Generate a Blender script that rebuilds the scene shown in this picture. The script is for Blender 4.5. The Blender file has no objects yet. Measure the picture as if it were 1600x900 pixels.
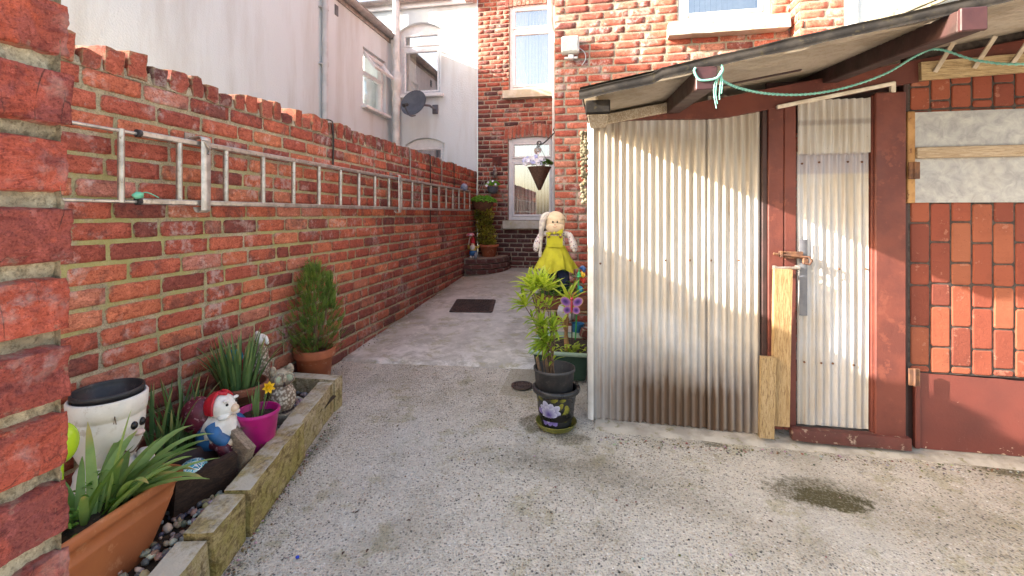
import bpy, bmesh, math, random
from mathutils import Vector, Matrix, noise, Euler
R = random.Random(11)
PI = math.pi
sc = bpy.context.scene
COL = sc.collection
def rad(d): return math.radians(d)
def V(*a): return Vector(a)
def gz(y):
    "height of the yard floor: it climbs gently towards the house"
    return 0.067*(max(y, -0.5) - 1.22)

# ------------------------------------------------------------------ mesh builder
class MB:
    def __init__(s):
        s.v = []; s.f = []; s.c = []; s.sm = []; s.M = Matrix.Identity(4); s.col = (0.5, 0.5, 0.5)
    def add(s, pts, faces, smooth=False, cols=None):
        n = len(s.v)
        for i, p in enumerate(pts):
            s.v.append(s.M @ Vector(p)); s.c.append(cols[i] if cols else s.col)
        for f in faces:
            s.f.append(tuple(n+i for i in f)); s.sm.append(smooth)
    # chamfered box
    def box(s, c, size, b=0.0, rot=None, jitter=0.0):
        hx, hy, hz = size[0]/2, size[1]/2, size[2]/2
        h = (hx, hy, hz); b = min(b, min(h)*0.49)
        R3 = (rot if isinstance(rot, Matrix) else Euler(rot).to_matrix()) if rot is not None else Matrix.Identity(3)
        C = Vector(c); pts = []; idx = {}
        if b <= 0:
            sg = [(x, y, z) for x in (-1, 1) for y in (-1, 1) for z in (-1, 1)]
            pts = [C + R3 @ Vector((x*hx, y*hy, z*hz)) for x, y, z in sg]
            s.add(pts, [(0,1,3,2), (4,6,7,5), (0,4,5,1), (2,3,7,6), (0,2,6,4), (1,5,7,3)]); return
        for x in (-1, 1):
            for y in (-1, 1):
                for z in (-1, 1):
                    sg = (x, y, z)
                    j = Vector((R.uniform(-1,1), R.uniform(-1,1), R.uniform(-1,1)))*jitter
                    for a in range(3):
                        p = [sg[k]*(h[k] if k == a else h[k]-b) for k in range(3)]
                        idx[(sg, a)] = len(pts); pts.append(C + R3 @ (Vector(p)+j))
        F = []
        for a in range(3):
            o = [k for k in range(3) if k != a]
            for q in (-1, 1):
                ring = []
                for (e, g) in ((-1,-1), (1,-1), (1,1), (-1,1)):
                    sg = [0,0,0]; sg[a] = q; sg[o[0]] = e; sg[o[1]] = g
                    ring.append(idx[(tuple(sg), a)])
                F.append(tuple(ring))
        for a in range(3):
            o = [k for k in range(3) if k != a]
            for e in (-1, 1):
                for g in (-1, 1):
                    s0 = [0,0,0]; s0[o[0]] = e; s0[o[1]] = g; s1 = list(s0); s0[a] = -1; s1[a] = 1
                    s0, s1 = tuple(s0), tuple(s1)
                    F.append((idx[(s0, o[0])], idx[(s1, o[0])], idx[(s1, o[1])], idx[(s0, o[1])]))
        for x in (-1, 1):
            for y in (-1, 1):
                for z in (-1, 1):
                    F.append(tuple(idx[((x, y, z), a)] for a in range(3)))
        s.add(pts, F)
    def beam(s, a, b, w, h, bev=0.003, up=(0,0,1)):
        a, b = Vector(a), Vector(b); d = (b-a); L = d.length; d.normalize()
        u = Vector(up); x = d.cross(u)
        if x.length < 1e-5: x = d.cross(Vector((1,0,0)))
        x.normalize(); z = x.cross(d)
        s.box((a+b)/2, (w, L, h), bev, Matrix((x, d, z)).transposed())
    def tube(s, pts, r, n=8, cap=True, smooth=True, closed=False):
        pts = [Vector(p) for p in pts]; m = len(pts)
        if not isinstance(r, (list, tuple)): r = [r]*m
        P = []; F = []; prev = None
        for i, p in enumerate(pts):
            if closed: t = pts[(i+1) % m]-pts[i-1]
            else: t = pts[min(i+1, m-1)]-pts[max(i-1, 0)]
            t.normalize()
            if prev is None:
                x = t.cross(Vector((0,0,1)))
                if x.length < 1e-3: x = t.cross(Vector((1,0,0)))
            else:
                x = prev - t*prev.dot(t)
            x.normalize(); prev = x; y = t.cross(x)
            for k in range(n):
                a = 2*PI*k/n; P.append(p + (x*math.cos(a)+y*math.sin(a))*r[i])
        rng = range(m if closed else m-1)
        for i in rng:
            j = (i+1) % m
            for k in range(n):
                F.append((i*n+k, i*n+(k+1) % n, j*n+(k+1) % n, j*n+k))
        s.add(P, F, smooth)
        if cap and not closed:
            s.add(P[:n], [tuple(range(n))]); s.add(P[-n:], [tuple(range(n))])
    def lathe(s, prof, n=32, c=(0,0,0), smooth=True, cap0=True, cap1=True, sx=1, sy=1, wob=None):
        P = []; F = []; m = len(prof)
        for r, z in prof:
            for k in range(n):
                a = 2*PI*k/n; q = r*(wob(a, z) if wob else 1)
                P.append((c[0]+q*math.cos(a)*sx, c[1]+q*math.sin(a)*sy, c[2]+z))
        for i in range(m-1):
            for k in range(n): F.append((i*n+k, i*n+(k+1) % n, (i+1)*n+(k+1) % n, (i+1)*n+k))
        if cap0 and prof[0][0] > 1e-5: F.append(tuple(range(n)))
        if cap1 and prof[-1][0] > 1e-5: F.append(tuple(range((m-1)*n, m*n)))
        s.add(P, F, smooth)
    def ball(s, c, r, nu=16, nv=10, rot=None, disp=None):
        if not isinstance(r, (tuple, list)): r = (r, r, r)
        R3 = Euler(rot).to_matrix() if rot is not None else Matrix.Identity(3)
        P = []; F = []
        for i in range(nv+1):
            t = PI*i/nv
            for k in range(nu):
                a = 2*PI*k/nu
                d = Vector((math.sin(t)*math.cos(a), math.sin(t)*math.sin(a), math.cos(t)))
                q = 1+(disp(d) if disp else 0)
                P.append(Vector(c)+R3 @ Vector((d.x*r[0]*q, d.y*r[1]*q, d.z*r[2]*q)))
        for i in range(nv):
            for k in range(nu): F.append((i*nu+k, i*nu+(k+1) % nu, (i+1)*nu+(k+1) % nu, (i+1)*nu+k))
        s.add(P, F, True)
    def grid(s, fn, nu, nv, smooth=True, colfn=None, skip=None):
        P = []; F = []; Cc = []
        for j in range(nv+1):
            for i in range(nu+1):
                P.append(fn(i/nu, j/nv)); Cc.append(colfn(i/nu, j/nv) if colfn else s.col)
        for j in range(nv):
            for i in range(nu):
                if skip and skip((i+.5)/nu, (j+.5)/nv): continue
                a = j*(nu+1)+i; F.append((a, a+1, a+nu+2, a+nu+1))
        s.add(P, F, smooth, Cc)
    def leaf(s, base, d, L, w, droop=1.0, seg=6, fold=0.25, kind='strap', col=None, up=None):
        p = Vector(base); d = Vector(d).normalized(); P = []; F = []; Cc = []
        side = d.cross(Vector(up) if up else Vector((0,0,1)))
        if side.length < 0.05: side = Vector((math.cos(R.random()*6.28), math.sin(R.random()*6.28), 0))
        side.normalize()
        c = col or (R.random(), R.random(), 0)
        for i in range(seg+1):
            t = i/seg
            if kind == 'strap': ww = w*min(1, .55+t*2)*(1-t**3.0)**.7
            elif kind == 'grass': ww = w*(1-t**2)
            else: ww = w*max(0.0, math.sin(PI*min(1, t**.85+.02)))**.8
            ww = max(ww, w*.04)
            nrm = side.cross(d)
            P += [p-side*ww/2+nrm*ww*fold, p.copy(), p+side*ww/2+nrm*ww*fold]
            Cc += [(c[0], c[1], t)]*3
            p = p+d*(L/seg); d = (d+Vector((0,0,-1))*droop/seg).normalized()
            side = (side-d*side.dot(d)).normalized()
        for i in range(seg):
            a = i*3; F += [(a, a+1, a+4, a+3), (a+1, a+2, a+5, a+4)]
        s.add(P, F, True, Cc)
    def build(s, name, mat, parent=None, recalc=True):
        me = bpy.data.meshes.new(name)
        off = Vector((0,0,0)); q = parent
        while q is not None: off += q.location; q = q.parent
        me.from_pydata([tuple(p-off) for p in s.v], [], s.f)
        me.polygons.foreach_set('use_smooth', s.sm)
        ca = me.color_attributes.new('Col', 'FLOAT_COLOR', 'POINT')
        flat = []
        for c in s.c: flat += [c[0], c[1], c[2], 1.0]
        ca.data.foreach_set('color', flat)
        if recalc:
            bm = bmesh.new(); bm.from_mesh(me); bmesh.ops.recalc_face_normals(bm, faces=bm.faces[:]); bm.to_mesh(me); bm.free()
        me.update()
        o = bpy.data.objects.new(name, me); COL.objects.link(o)
        if mat: me.materials.append(mat)
        if parent is not None: o.parent = parent
        return o

def tag(o, label=None, cat=None, group=None, kind=None):
    if label: o['label'] = label
    if cat: o['category'] = cat
    if group: o['group'] = group
    if kind: o['kind'] = kind
    return o
def thing(name, label, cat, loc=(0,0,0), group=None):
    o = bpy.data.objects.new(name, None); COL.objects.link(o); o.location = loc; o.empty_display_size = .05
    return tag(o, label, cat, group)
def solo(mb, name, mat, label, cat, loc=None, group=None, **k):
    "a thing that is one mesh, its origin at loc"
    if loc is not None:
        for i, p in enumerate(mb.v): mb.v[i] = p-Vector(loc)
    o = mb.build(name, mat, None, **k)
    if loc is not None: o.location = loc
    return tag(o, label, cat, group)
def nz(p, sc_=1.0): return noise.noise(Vector(p)*sc_)

# ------------------------------------------------------------------ materials
class NT:
    def __init__(s, name):
        s.m = bpy.data.materials.new(name); s.m.use_nodes = True; s.t = s.m.node_tree
        s.b = s.t.nodes['Principled BSDF']; s.out = s.t.nodes['Material Output']
        s._oc = None
    def n(s, typ, **kw):
        o = s.t.nodes.new(typ)
        for k, v in kw.items(): setattr(o, k, v)
        return o
    def l(s, a, b): s.t.links.new(a, b)
    def put(s, sock, v):
        if isinstance(v, bpy.types.NodeSocket): s.l(v, sock)
        elif isinstance(v, (tuple, list)) and sock.type == 'RGBA': sock.default_value = (*v[:3], 1)
        else: sock.default_value = v
    def oc(s):
        if s._oc is None: s._oc = s.n('ShaderNodeTexCoord').outputs['Object']
        return s._oc
    def wc(s): return s.n('ShaderNodeNewGeometry').outputs['Position']
    def attr(s):
        a = s.n('ShaderNodeAttribute', attribute_name='Col'); x = s.n('ShaderNodeSeparateColor'); s.l(a.outputs['Color'], x.inputs[0])
        return a.outputs['Color'], x.outputs[0], x.outputs[1], x.outputs[2]
    def noise(s, scale, detail=4, rough=.55, vec=None, dist=0.0):
        o = s.n('ShaderNodeTexNoise'); s.put(o.inputs['Vector'], vec or s.oc()); o.inputs['Scale'].default_value = scale
        o.inputs['Detail'].default_value = detail; o.inputs['Roughness'].default_value = rough; o.inputs['Distortion'].default_value = dist
        return o.outputs['Fac']
    def vor(s, scale, feature='F1', vec=None, out='Distance', rnd=1.0):
        o = s.n('ShaderNodeTexVoronoi', feature=feature); s.put(o.inputs['Vector'], vec or s.oc()); o.inputs['Scale'].default_value = scale
        o.inputs['Randomness'].default_value = rnd
        return o.outputs[out]
    def ramp(s, f, stops, interp='LINEAR'):
        o = s.n('ShaderNodeValToRGB'); cr = o.color_ramp; cr.interpolation = interp
        while len(cr.elements) < len(stops): cr.elements.new(0.5)
        for e, (p, c) in zip(cr.elements, stops):
            e.position = p; e.color = (*c[:3], 1) if isinstance(c, (tuple, list)) else (c, c, c, 1)
        s.l(f, o.inputs[0]); return o.outputs[0]
    def mix(s, f, a, b, blend='MIX'):
        o = s.n('ShaderNodeMix', data_type='RGBA', blend_type=blend); s.put(o.inputs[0], f); s.put(o.inputs[6], a); s.put(o.inputs[7], b)
        return o.outputs[2]
    def math(s, op, a, b=None, c=None, clamp=False):
        o = s.n('ShaderNodeMath', operation=op, use_clamp=clamp); s.put(o.inputs[0], a)
        if b is not None: s.put(o.inputs[1], b)
        if c is not None: s.put(o.inputs[2], c)
        return o.outputs[0]
    def mapr(s, v, a, b, c=0.0, d=1.0):
        o = s.n('ShaderNodeMapRange'); s.put(o.inputs[0], v)
        for i, x in enumerate((a, b, c, d)): o.inputs[i+1].default_value = x
        return o.outputs[0]
    def scalev(s, vec, v):
        o = s.n('ShaderNodeVectorMath', operation='MULTIPLY'); s.put(o.inputs[0], vec); o.inputs[1].default_value = v; return o.outputs[0]
    def sep(s, vec):
        o = s.n('ShaderNodeSeparateXYZ'); s.put(o.inputs[0], vec); return o.outputs
    def bump(s, h, strength=.5, dist=.005, prev=None):
        o = s.n('ShaderNodeBump'); o.inputs['Strength'].default_value = strength; o.inputs['Distance'].default_value = dist; s.l(h, o.inputs['Height'])
        if prev is not None: s.l(prev, o.inputs['Normal'])
        return o.outputs[0]
    def fin(s, col=None, rough=None, bump=None, metal=None, spec=None, **kw):
        b = s.b
        if col is not None: s.put(b.inputs['Base Color'], col)
        if rough is not None: s.put(b.inputs['Roughness'], rough)
        if metal is not None: s.put(b.inputs['Metallic'], metal)
        if spec is not None: s.put(b.inputs['Specular IOR Level'], spec)
        if bump is not None: s.l(bump, b.inputs['Normal'])
        for k, v in kw.items(): s.put(b.inputs[k], v)
        return s.m

def plain(name, c1, c2=None, scale=12, rough=.6, bscale=60, bstr=.15, metal=0.0, spec=.4, c3=None, wear=None):
    "painted, moulded or cast surface: two-tone mottling plus a little grain"
    t = NT(name); c2 = c2 or tuple(x*.75 for x in c1)
    col = t.mix(t.ramp(t.noise(scale, 5), [(.42, 0.0), (.58, 1.0)]), c1, c2)
    if c3: col = t.mix(t.ramp(t.noise(scale*2.7, 7, .7), [(.57, 0.0), (.64, 1.0)]), col, c3)
    nb = t.noise(bscale, 4)
    rg = t.mapr(t.noise(scale*1.7, 3), .3, .7, max(.02, rough-.1), min(1, rough+.1))
    return t.fin(col, rg, t.bump(nb, bstr, .003), metal, spec)

def vcol(name, rough=.5, bstr=.1, bscale=80):
    t = NT(name); c, r, g, b = t.attr()
    col = t.mix(t.math('MULTIPLY', t.noise(30, 5), .5), c, t.mix(1.0, c, (.55, .5, .45), 'MULTIPLY'))
    return t.fin(col, rough, t.bump(t.noise(bscale, 3), bstr, .002), spec=.4)

def leafmat(name, dark, light, tipc=None, rough=.45, trans=.3):
    t = NT(name); c, r, g, b = t.attr()
    col = t.mix(r, dark, light)
    col = t.mix(t.ramp(t.noise(40, 3), [(.4, 0.0), (.8, .5)]), col, t.mix(1.0, col, (.6, .7, .5), 'MULTIPLY'))
    if tipc: col = t.mix(t.ramp(t.math('MULTIPLY', b, t.mapr(g, 0, 1, .6, 1.15)), [(.78, 0.0), (1.0, 1.0)]), col, tipc)
    t.fin(col, rough, None, spec=.35)
    tr = t.n('ShaderNodeBsdfTranslucent'); t.put(tr.inputs[0], t.mix(1.0, col, (1.25, 1.3, .6), 'MULTIPLY'))
    mx = t.n('ShaderNodeMixShader'); mx.inputs[0].default_value = trans
    t.l(t.b.outputs[0], mx.inputs[1]); t.l(tr.outputs[0], mx.inputs[2]); t.l(mx.outputs[0], t.out.inputs[0])
    return t.m

def brickmat(name, stops, dirt=(.07,.045,.045), white=.0, edgec=(.34,.29,.21), edge=.5, dirtamt=.45, fine=60, low=None, bs=.5, crack=0):
    t = NT(name); c, r, g, e = t.attr()
    off = t.n('ShaderNodeCombineXYZ'); t.l(t.math('MULTIPLY', r, 37.0), off.inputs[0]); t.l(t.math('MULTIPLY', g, 53.0), off.inputs[1])
    add = t.n('ShaderNodeVectorMath', operation='ADD'); t.l(t.oc(), add.inputs[0]); t.l(off.outputs[0], add.inputs[1]); pv = add.outputs[0]
    col = t.ramp(r, stops)
    n1 = t.noise(11, 9, .66, pv, .5)
    # burnt and sooty areas vary from brick to brick
    d = t.math('ADD', n1, t.mapr(g, 0, 1, -.20, .10))
    col = t.mix(t.math('MULTIPLY', t.ramp(d, [(.49, 0.0), (.57, 1.0)]), dirtamt, clamp=True), col, t.mix(.35, dirt, col))
    # paler abraded faces and orange rubbed patches
    n2 = t.noise(19, 9, .72, pv, .8)
    col = t.mix(t.ramp(n2, [(.50, 0.0), (.60, .75)]), col, t.mix(1.0, col, (1.45, 1.55, 1.6), 'MULTIPLY'))
    n4 = t.noise(30, 8, .7, t.scalev(pv, (1.0, 1.0, 2.2)), .6)
    col = t.mix(t.ramp(n4, [(.53, 0.0), (.60, .7)]), col, t.mix(1.0, col, (.52, .42, .45), 'MULTIPLY'))
    n3 = t.noise(fine*2.2, 4, .7, pv)
    col = t.mix(t.ramp(n3, [(.50, 0.0), (.62, .7)]), col, t.mix(1.0, col, (.50, .42, .42), 'MULTIPLY'))
    col = t.mix(t.ramp(t.noise(fine*3.1, 3, .7, pv), [(.56, 0.0), (.64, .5)]), col, t.mix(1.0, col, (1.5, 1.65, 1.7), 'MULTIPLY'))
    sp = t.vor(fine*1.6, 'F1', pv)
    col = t.mix(t.ramp(sp, [(.05, .7), (.16, 0.0)]), col, (.035, .022, .02))
    if crack:
        ck = t.vor(crack, 'DISTANCE_TO_EDGE', t.mix(.35, pv, t.n('ShaderNodeTexNoise').outputs['Color'], 'ADD'))
        ck = t.math('ADD', ck, t.math('MULTIPLY', t.noise(14, 4, .6, pv), .12))
        col = t.mix(t.ramp(ck, [(.045, .85), (.062, 0.0)]), col, (.05, .022, .018))
    if white:
        w = t.noise(3.1, 7, .68); w2 = t.noise(26, 6, .7)
        col = t.mix(t.math('MULTIPLY', t.ramp(w, [(.54, 0.0), (.60, 1.0)]), t.ramp(w2, [(.45, 0.0), (.55, white)])), col, (.60, .55, .52))
        w3 = t.noise(9, 4, .6, pv, .4)
        col = t.mix(t.math('MULTIPLY', t.ramp(w3, [(.60, 0.0), (.65, 1.0)]), t.ramp(n2, [(.40, .1), (.6, white*.9)])), col, (.58, .47, .42))
    if low:
        z = t.sep(t.wc())[2]; lo = t.math('ADD', z, t.math('MULTIPLY', t.math('SUBTRACT', t.noise(2.2, 5), .5), .5))
        col = t.mix(t.mapr(lo, low[0], low[1], low[2], 0.0), col, low[3])
    # mortar smeared over worn arrises
    em = t.math('ADD', e, t.math('MULTIPLY', t.math('SUBTRACT', t.noise(42, 6, .75), .5), 2.2))
    em = t.ramp(em, [(.60, 0.0), (.76, edge)])
    col = t.mix(em, col, t.mix(t.noise(120, 4, .7), edgec, tuple(x*.55 for x in edgec)))
    h = t.math('ADD', t.math('MULTIPLY', n1, .8), t.math('ADD', t.math('MULTIPLY', t.noise(fine, 6, .7, pv), .5), t.math('MULTIPLY', t.math('MINIMUM', sp, .2), .5)))
    return t.fin(col, .86, t.bump(h, bs, .008), spec=.25)

def mortarmat(name, c1, c2, lichen=None, licamt=.8, fine=140):
    t = NT(name)
    col = t.mix(t.ramp(t.noise(9, 7, .7), [(.42, 0.0), (.58, 1.0)]), c1, c2)
    col = t.mix(t.ramp(t.noise(fine, 5, .75), [(.47, 0.0), (.62, .8)]), col, t.mix(1.0, col, (.42, .40, .37), 'MULTIPLY'))
    col = t.mix(t.ramp(t.noise(fine*.8, 4, .7), [(.56, 0.0), (.64, .6)]), col, t.mix(1.0, col, (1.5, 1.5, 1.5), 'MULTIPLY'))
    if lichen:
        z = t.sep(t.wc())
        a = t.math('MULTIPLY', t.mapr(z[2], .35, .8), t.mapr(z[2], 1.75, 1.25))
        a = t.math('MULTIPLY', a, t.mapr(z[1], 4.4, 2.2))
        a = t.math('MULTIPLY', a, t.ramp(t.noise(4.2, 7, .68), [(.42, 0.0), (.54, licamt)]))
        col = t.mix(a, col, lichen)
    return t.fin(col, .95, t.bump(t.noise(fine, 6, .75), .8, .004), spec=.15)

# ------------------------------------------------------------------ brickwork
def brick_wall(B, Mo, O, U, N, width, height, pitch, blen, joint, holes=(), gx=5, gy=3, proud=.003, rough=.002, depth=.009,
               mres=.03, colfn=None, headers=0, mn=-.0055, mrough=.0022, stag=.5, seed=1, rndcut=.10, er=.0065, fine=0.0):
    "courses of separate rough bricks on a mortar bed; O = bottom start, U = along, N = outward, rows counted from the top"
    rr = random.Random(seed); O = Vector(O); U = Vector(U).normalized(); N = Vector(N).normalized(); Z = Vector((0,0,1))
    def pt(u, v, n): return O+U*u+Z*v+N*n
    rows = int(math.ceil(height/pitch))
    def grid_t(L, n, e):
        e = min(e/L, .3); return [0, e]+[e+(1-2*e)*i/n for i in range(1, n)]+[1-e, 1]
    for k in range(rows):
        v1 = height-k*pitch; v0 = max(v1-pitch, 0)
        if v1-v0 < joint*2: continue
        hd = headers and (k % headers == headers-1)
        bl = blen/2 if hd else blen
        u = -bl*(stag if k % 2 else 0)-rr.uniform(0, .03)
        vm = (v0+v1)/2
        while u < width:
            L = bl*rr.uniform(.97, 1.03)
            if not hd and rr.random() < rndcut: L = bl*rr.choice((.5, .5, .78))
            parts = [(max(u, 0), min(u+L, width))]
            for (a0, b0, a1, b1) in holes:
                if b0 < vm < b1:
                    nw = []
                    for (s0, s1) in parts:
                        if s1 <= a0 or s0 >= a1: nw.append((s0, s1))
                        else:
                            if s0 < a0: nw.append((s0, a0))
                            if s1 > a1: nw.append((a1, s1))
                    parts = nw
            for (s0, s1) in parts:
                if s1-s0 < .03: continue
                x0 = s0+(joint/2 if s0 > 0 else 0)*rr.uniform(.7, 1.3); x1 = s1-joint/2*rr.uniform(.7, 1.3)
                y0 = v0+joint/2*rr.uniform(.75, 1.25); y1 = v1-joint/2*rr.uniform(.75, 1.25)
                w, h = x1-x0, y1-y0
                if w < .012 or h < .012: continue
                pr = proud*rr.uniform(-.6, 1.5); tu = rr.uniform(-1, 1)*proud; tv = rr.uniform(-1, 1)*proud
                cr = colfn((s0+s1)/2, vm, rr) if colfn else (rr.random(), rr.random())
                tx = grid_t(w, max(1, int(round(gx*w/blen)) if w < blen*.9 else gx), er); ty = grid_t(h, gy, er)
                sd = rr.uniform(0, 99); P = []; F = []; Cc = []
                for b in ty:
                    for a in tx:
                        ed = min(a, 1-a)*w; eb = min(b, 1-b)*h; dd = min(ed, eb)
                        q = max(0, 1-dd/er)
                        # corners pulled in so that bricks read as worn
                        cu = (.5-a); cv = (.5-b); cornr = q*max(0, 1-max(ed, eb)/.014)
                        p = (x0+a*w, y0+b*h)
                        n1 = noise.noise(Vector((p[0]*28, p[1]*28, sd))); n2 = noise.noise(Vector((p[0]*75, p[1]*75, sd+9)))
                        uu = p[0]+cu*cornr*.012*2+(n2*.0018 if q else 0); vv = p[1]+cv*cornr*.012*2+(n1*.0022 if q else 0)
                        nn = pr+tu*(a-.5)+tv*(b-.5)+rough*(n1*1.3+n2*.7)-q*q*depth
                        if fine: nn += fine*(noise.noise(Vector((p[0]*190, p[1]*190, sd)))+.6*noise.noise(Vector((p[0]*420, p[1]*420, sd)))-1.6*max(0, noise.noise(Vector((p[0]*38, p[1]*38, sd+5)))-.28))
                        if q >= .99: nn = -depth-.002
                        P.append(pt(uu, vv, nn)); Cc.append((cr[0], cr[1], 1.0 if q > .9 else (.42 if dd < .012 else 0.0)))
                nx = len(tx); ny = len(ty)
                for j in range(ny-1):
                    for i in range(nx-1):
                        a = j*nx+i; F.append((a, a+1, a+nx+1, a+nx))
                B.add(P, F, True, Cc)
            u += L
    if Mo is not None:
        nu = max(2, int(width/mres)); nv = max(2, int(height/mres))
        def sk(a, b):
            return any(h[0] < a*width < h[2] and h[1] < b*height < h[3] for h in holes)
        if holes:
            us = sorted(set([0, width]+[x for h in holes for x in (h[0], h[2])])); vs = sorted(set([0, height]+[x for h in holes for x in (h[1], h[3])]))
            us = [u for u in us if 0 <= u <= width]; vs = [v for v in vs if 0 <= v <= height]
            for i in range(len(us)-1):
                for j in range(len(vs)-1):
                    cu, cv = (us[i]+us[i+1])/2, (vs[j]+vs[j+1])/2
                    if any(h[0] < cu < h[2] and h[1] < cv < h[3] for h in holes): continue
                    a0, a1, b0, b1 = us[i], us[i+1], vs[j], vs[j+1]
                    Mo.grid(lambda a, b: pt(a0+(a1-a0)*a, b0+(b1-b0)*b, mn+mrough*nz((a0+(a1-a0)*a, b0+(b1-b0)*b, seed), 19)),
                            max(1, int((a1-a0)/mres)), max(1, int((b1-b0)/mres)))
        else:
            Mo.grid(lambda a, b: pt(a*width, b*height, mn+mrough*(nz((a*width, b*height, seed), 19)+.6*nz((a*width, b*height, seed), 47))), nu, nv)

def rough_block(mb, c, size, amp=.006, n=5, rot=None, rnd=.25, freq=14, col=None, seed=0.0):
    "stone, brick or sawn timber with worn arrises"
    R3 = Euler(rot).to_matrix() if rot is not None else Matrix.Identity(3); h = Vector(size)/2; C = Vector(c)
    nx, ny, nzz = n if isinstance(n, tuple) else (n, n, n); cols = col or (R.random(), R.random(), 0)
    r = min(h)*rnd
    def f(p):
        q = Vector([max(-h[k]+r, min(h[k]-r, p[k])) for k in range(3)]); d = p-q
        if d.length > 1e-6: p = q+d.normalized()*min(d.length, r)
        w = C+R3 @ p
        nv = noise.noise_vector(w*freq+Vector((seed,)*3)); n2 = noise.noise_vector(w*freq*3+Vector((seed,)*3))
        return C+R3 @ (p+nv*amp+n2*amp*.4)
    def face(a, s):
        o = [k for k in range(3) if k != a]; dims = (nx, ny, nzz)
        def fn(i, j):
            p = Vector((0,0,0)); p[a] = s*h[a]; p[o[0]] = (i*2-1)*h[o[0]]; p[o[1]] = (j*2-1)*h[o[1]]; return f(p)
        mb.grid(fn, dims[o[0]], dims[o[1]], True, lambda i, j: (cols[0], cols[1], max(0, 1-min(min(i, 1-i)*2*h[o[0]], min(j, 1-j)*2*h[o[1]])/.012)*.8))
    for a in range(3):
        for s in (-1, 1): face(a, s)

def wall_panel(mb, O, U, N, w, h, holes, reveal=.1, z=None):
    "rendered wall with real openings and reveals"
    O = Vector(O); U = Vector(U); N = Vector(N); Z = Vector((0,0,1))
    us = sorted(set([0, w]+[x for q in holes for x in (q[0], q[2])])); vs = sorted(set([0, h]+[x for q in holes for x in (q[1], q[3])]))
    P = lambda u, v, n=0: O+U*u+Z*v+N*n
    for i in range(len(us)-1):
        for j in range(len(vs)-1):
            cu, cv = (us[i]+us[i+1])/2, (vs[j]+vs[j+1])/2
            if any(q[0] < cu < q[2] and q[1] < cv < q[3] for q in holes): continue
            mb.add([P(us[i], vs[j]), P(us[i+1], vs[j]), P(us[i+1], vs[j+1]), P(us[i], vs[j+1])], [(0,1,2,3)])
    for (a0, b0, a1, b1) in holes:
        for (p, q) in (((a0,b0),(a1,b0)), ((a1,b0),(a1,b1)), ((a1,b1),(a0,b1)), ((a0,b1),(a0,b0))):
            mb.add([P(*p), P(*q), P(*q, -reveal), P(*p, -reveal)], [(0,1,2,3)])
def build_multi(name, pairs, parent=None):
    "one mesh object from several builders, one material slot each"
    me = bpy.data.meshes.new(name); off = Vector((0,0,0)); q = parent
    while q is not None: off += q.location; q = q.parent
    v = []; f = []; sm = []; mi = []; c = []
    for k, (mb, m) in enumerate(pairs):
        n = len(v); v += [tuple(p-off) for p in mb.v]; f += [tuple(i+n for i in q) for q in mb.f]; sm += mb.sm; mi += [k]*len(mb.f)
        for x in mb.c: c += [x[0], x[1], x[2], 1.0]
    me.from_pydata(v, [], f); me.polygons.foreach_set('use_smooth', sm); me.polygons.foreach_set('material_index', mi)
    me.color_attributes.new('Col', 'FLOAT_COLOR', 'POINT').data.foreach_set('color', c)
    bm = bmesh.new(); bm.from_mesh(me); bmesh.ops.recalc_face_normals(bm, faces=bm.faces[:]); bm.to_mesh(me); bm.free()
    for mb, m in pairs: me.materials.append(m)
    o = bpy.data.objects.new(name, me); COL.objects.link(o)
    if parent is not None: o.parent = parent
    return o

# ------------------------------------------------------------------ world, sun, camera
SUN = Vector((1.0, .34, -.44)).normalized()          # direction the light travels
w = bpy.data.worlds.new('World'); sc.world = w; w.use_nodes = True
nt = w.node_tree; sky = nt.nodes.new('ShaderNodeTexSky'); sky.sky_type = 'NISHITA'; sky.sun_disc = False
el = math.asin(-SUN.z); sky.sun_elevation = el; sky.sun_rotation = math.atan2(-SUN.x, -SUN.y)
sky.air_density = 1.0; sky.dust_density = 4.5; sky.ozone_density = .8; sky.altitude = 20
bg = nt.nodes['Background']; bg.inputs[1].default_value = .15; nt.links.new(sky.outputs[0], bg.inputs[0])
ld = bpy.data.lights.new('sun', 'SUN'); ld.energy = 4.2; ld.angle = rad(.55); ld.color = (1.0, .98, .965)
lo = bpy.data.objects.new('sun', ld); COL.objects.link(lo); lo.rotation_euler = SUN.to_track_quat('-Z', 'Y').to_euler(); lo.location = (-6, -3, 6)
cam = bpy.data.cameras.new('camera'); co = bpy.data.objects.new('camera', cam); COL.objects.link(co); sc.camera = co
cam.sensor_width = 36; cam.lens = 711/1600*36; cam.shift_y = -116/1600; cam.clip_start = .05; cam.clip_end = 300
co.location = (0, 0, 1.2); co.rotation_euler = (rad(90), 0, math.atan(136/711))
sc.view_settings.view_transform = 'Standard'; sc.view_settings.look = 'None'; sc.view_settings.exposure = 2.25; sc.view_settings.gamma = 1
sc.view_settings.use_curve_mapping = False
sc.view_settings.use_white_balance = True; sc.view_settings.white_balance_temperature = 7150; sc.view_settings.white_balance_tint = 10

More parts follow.
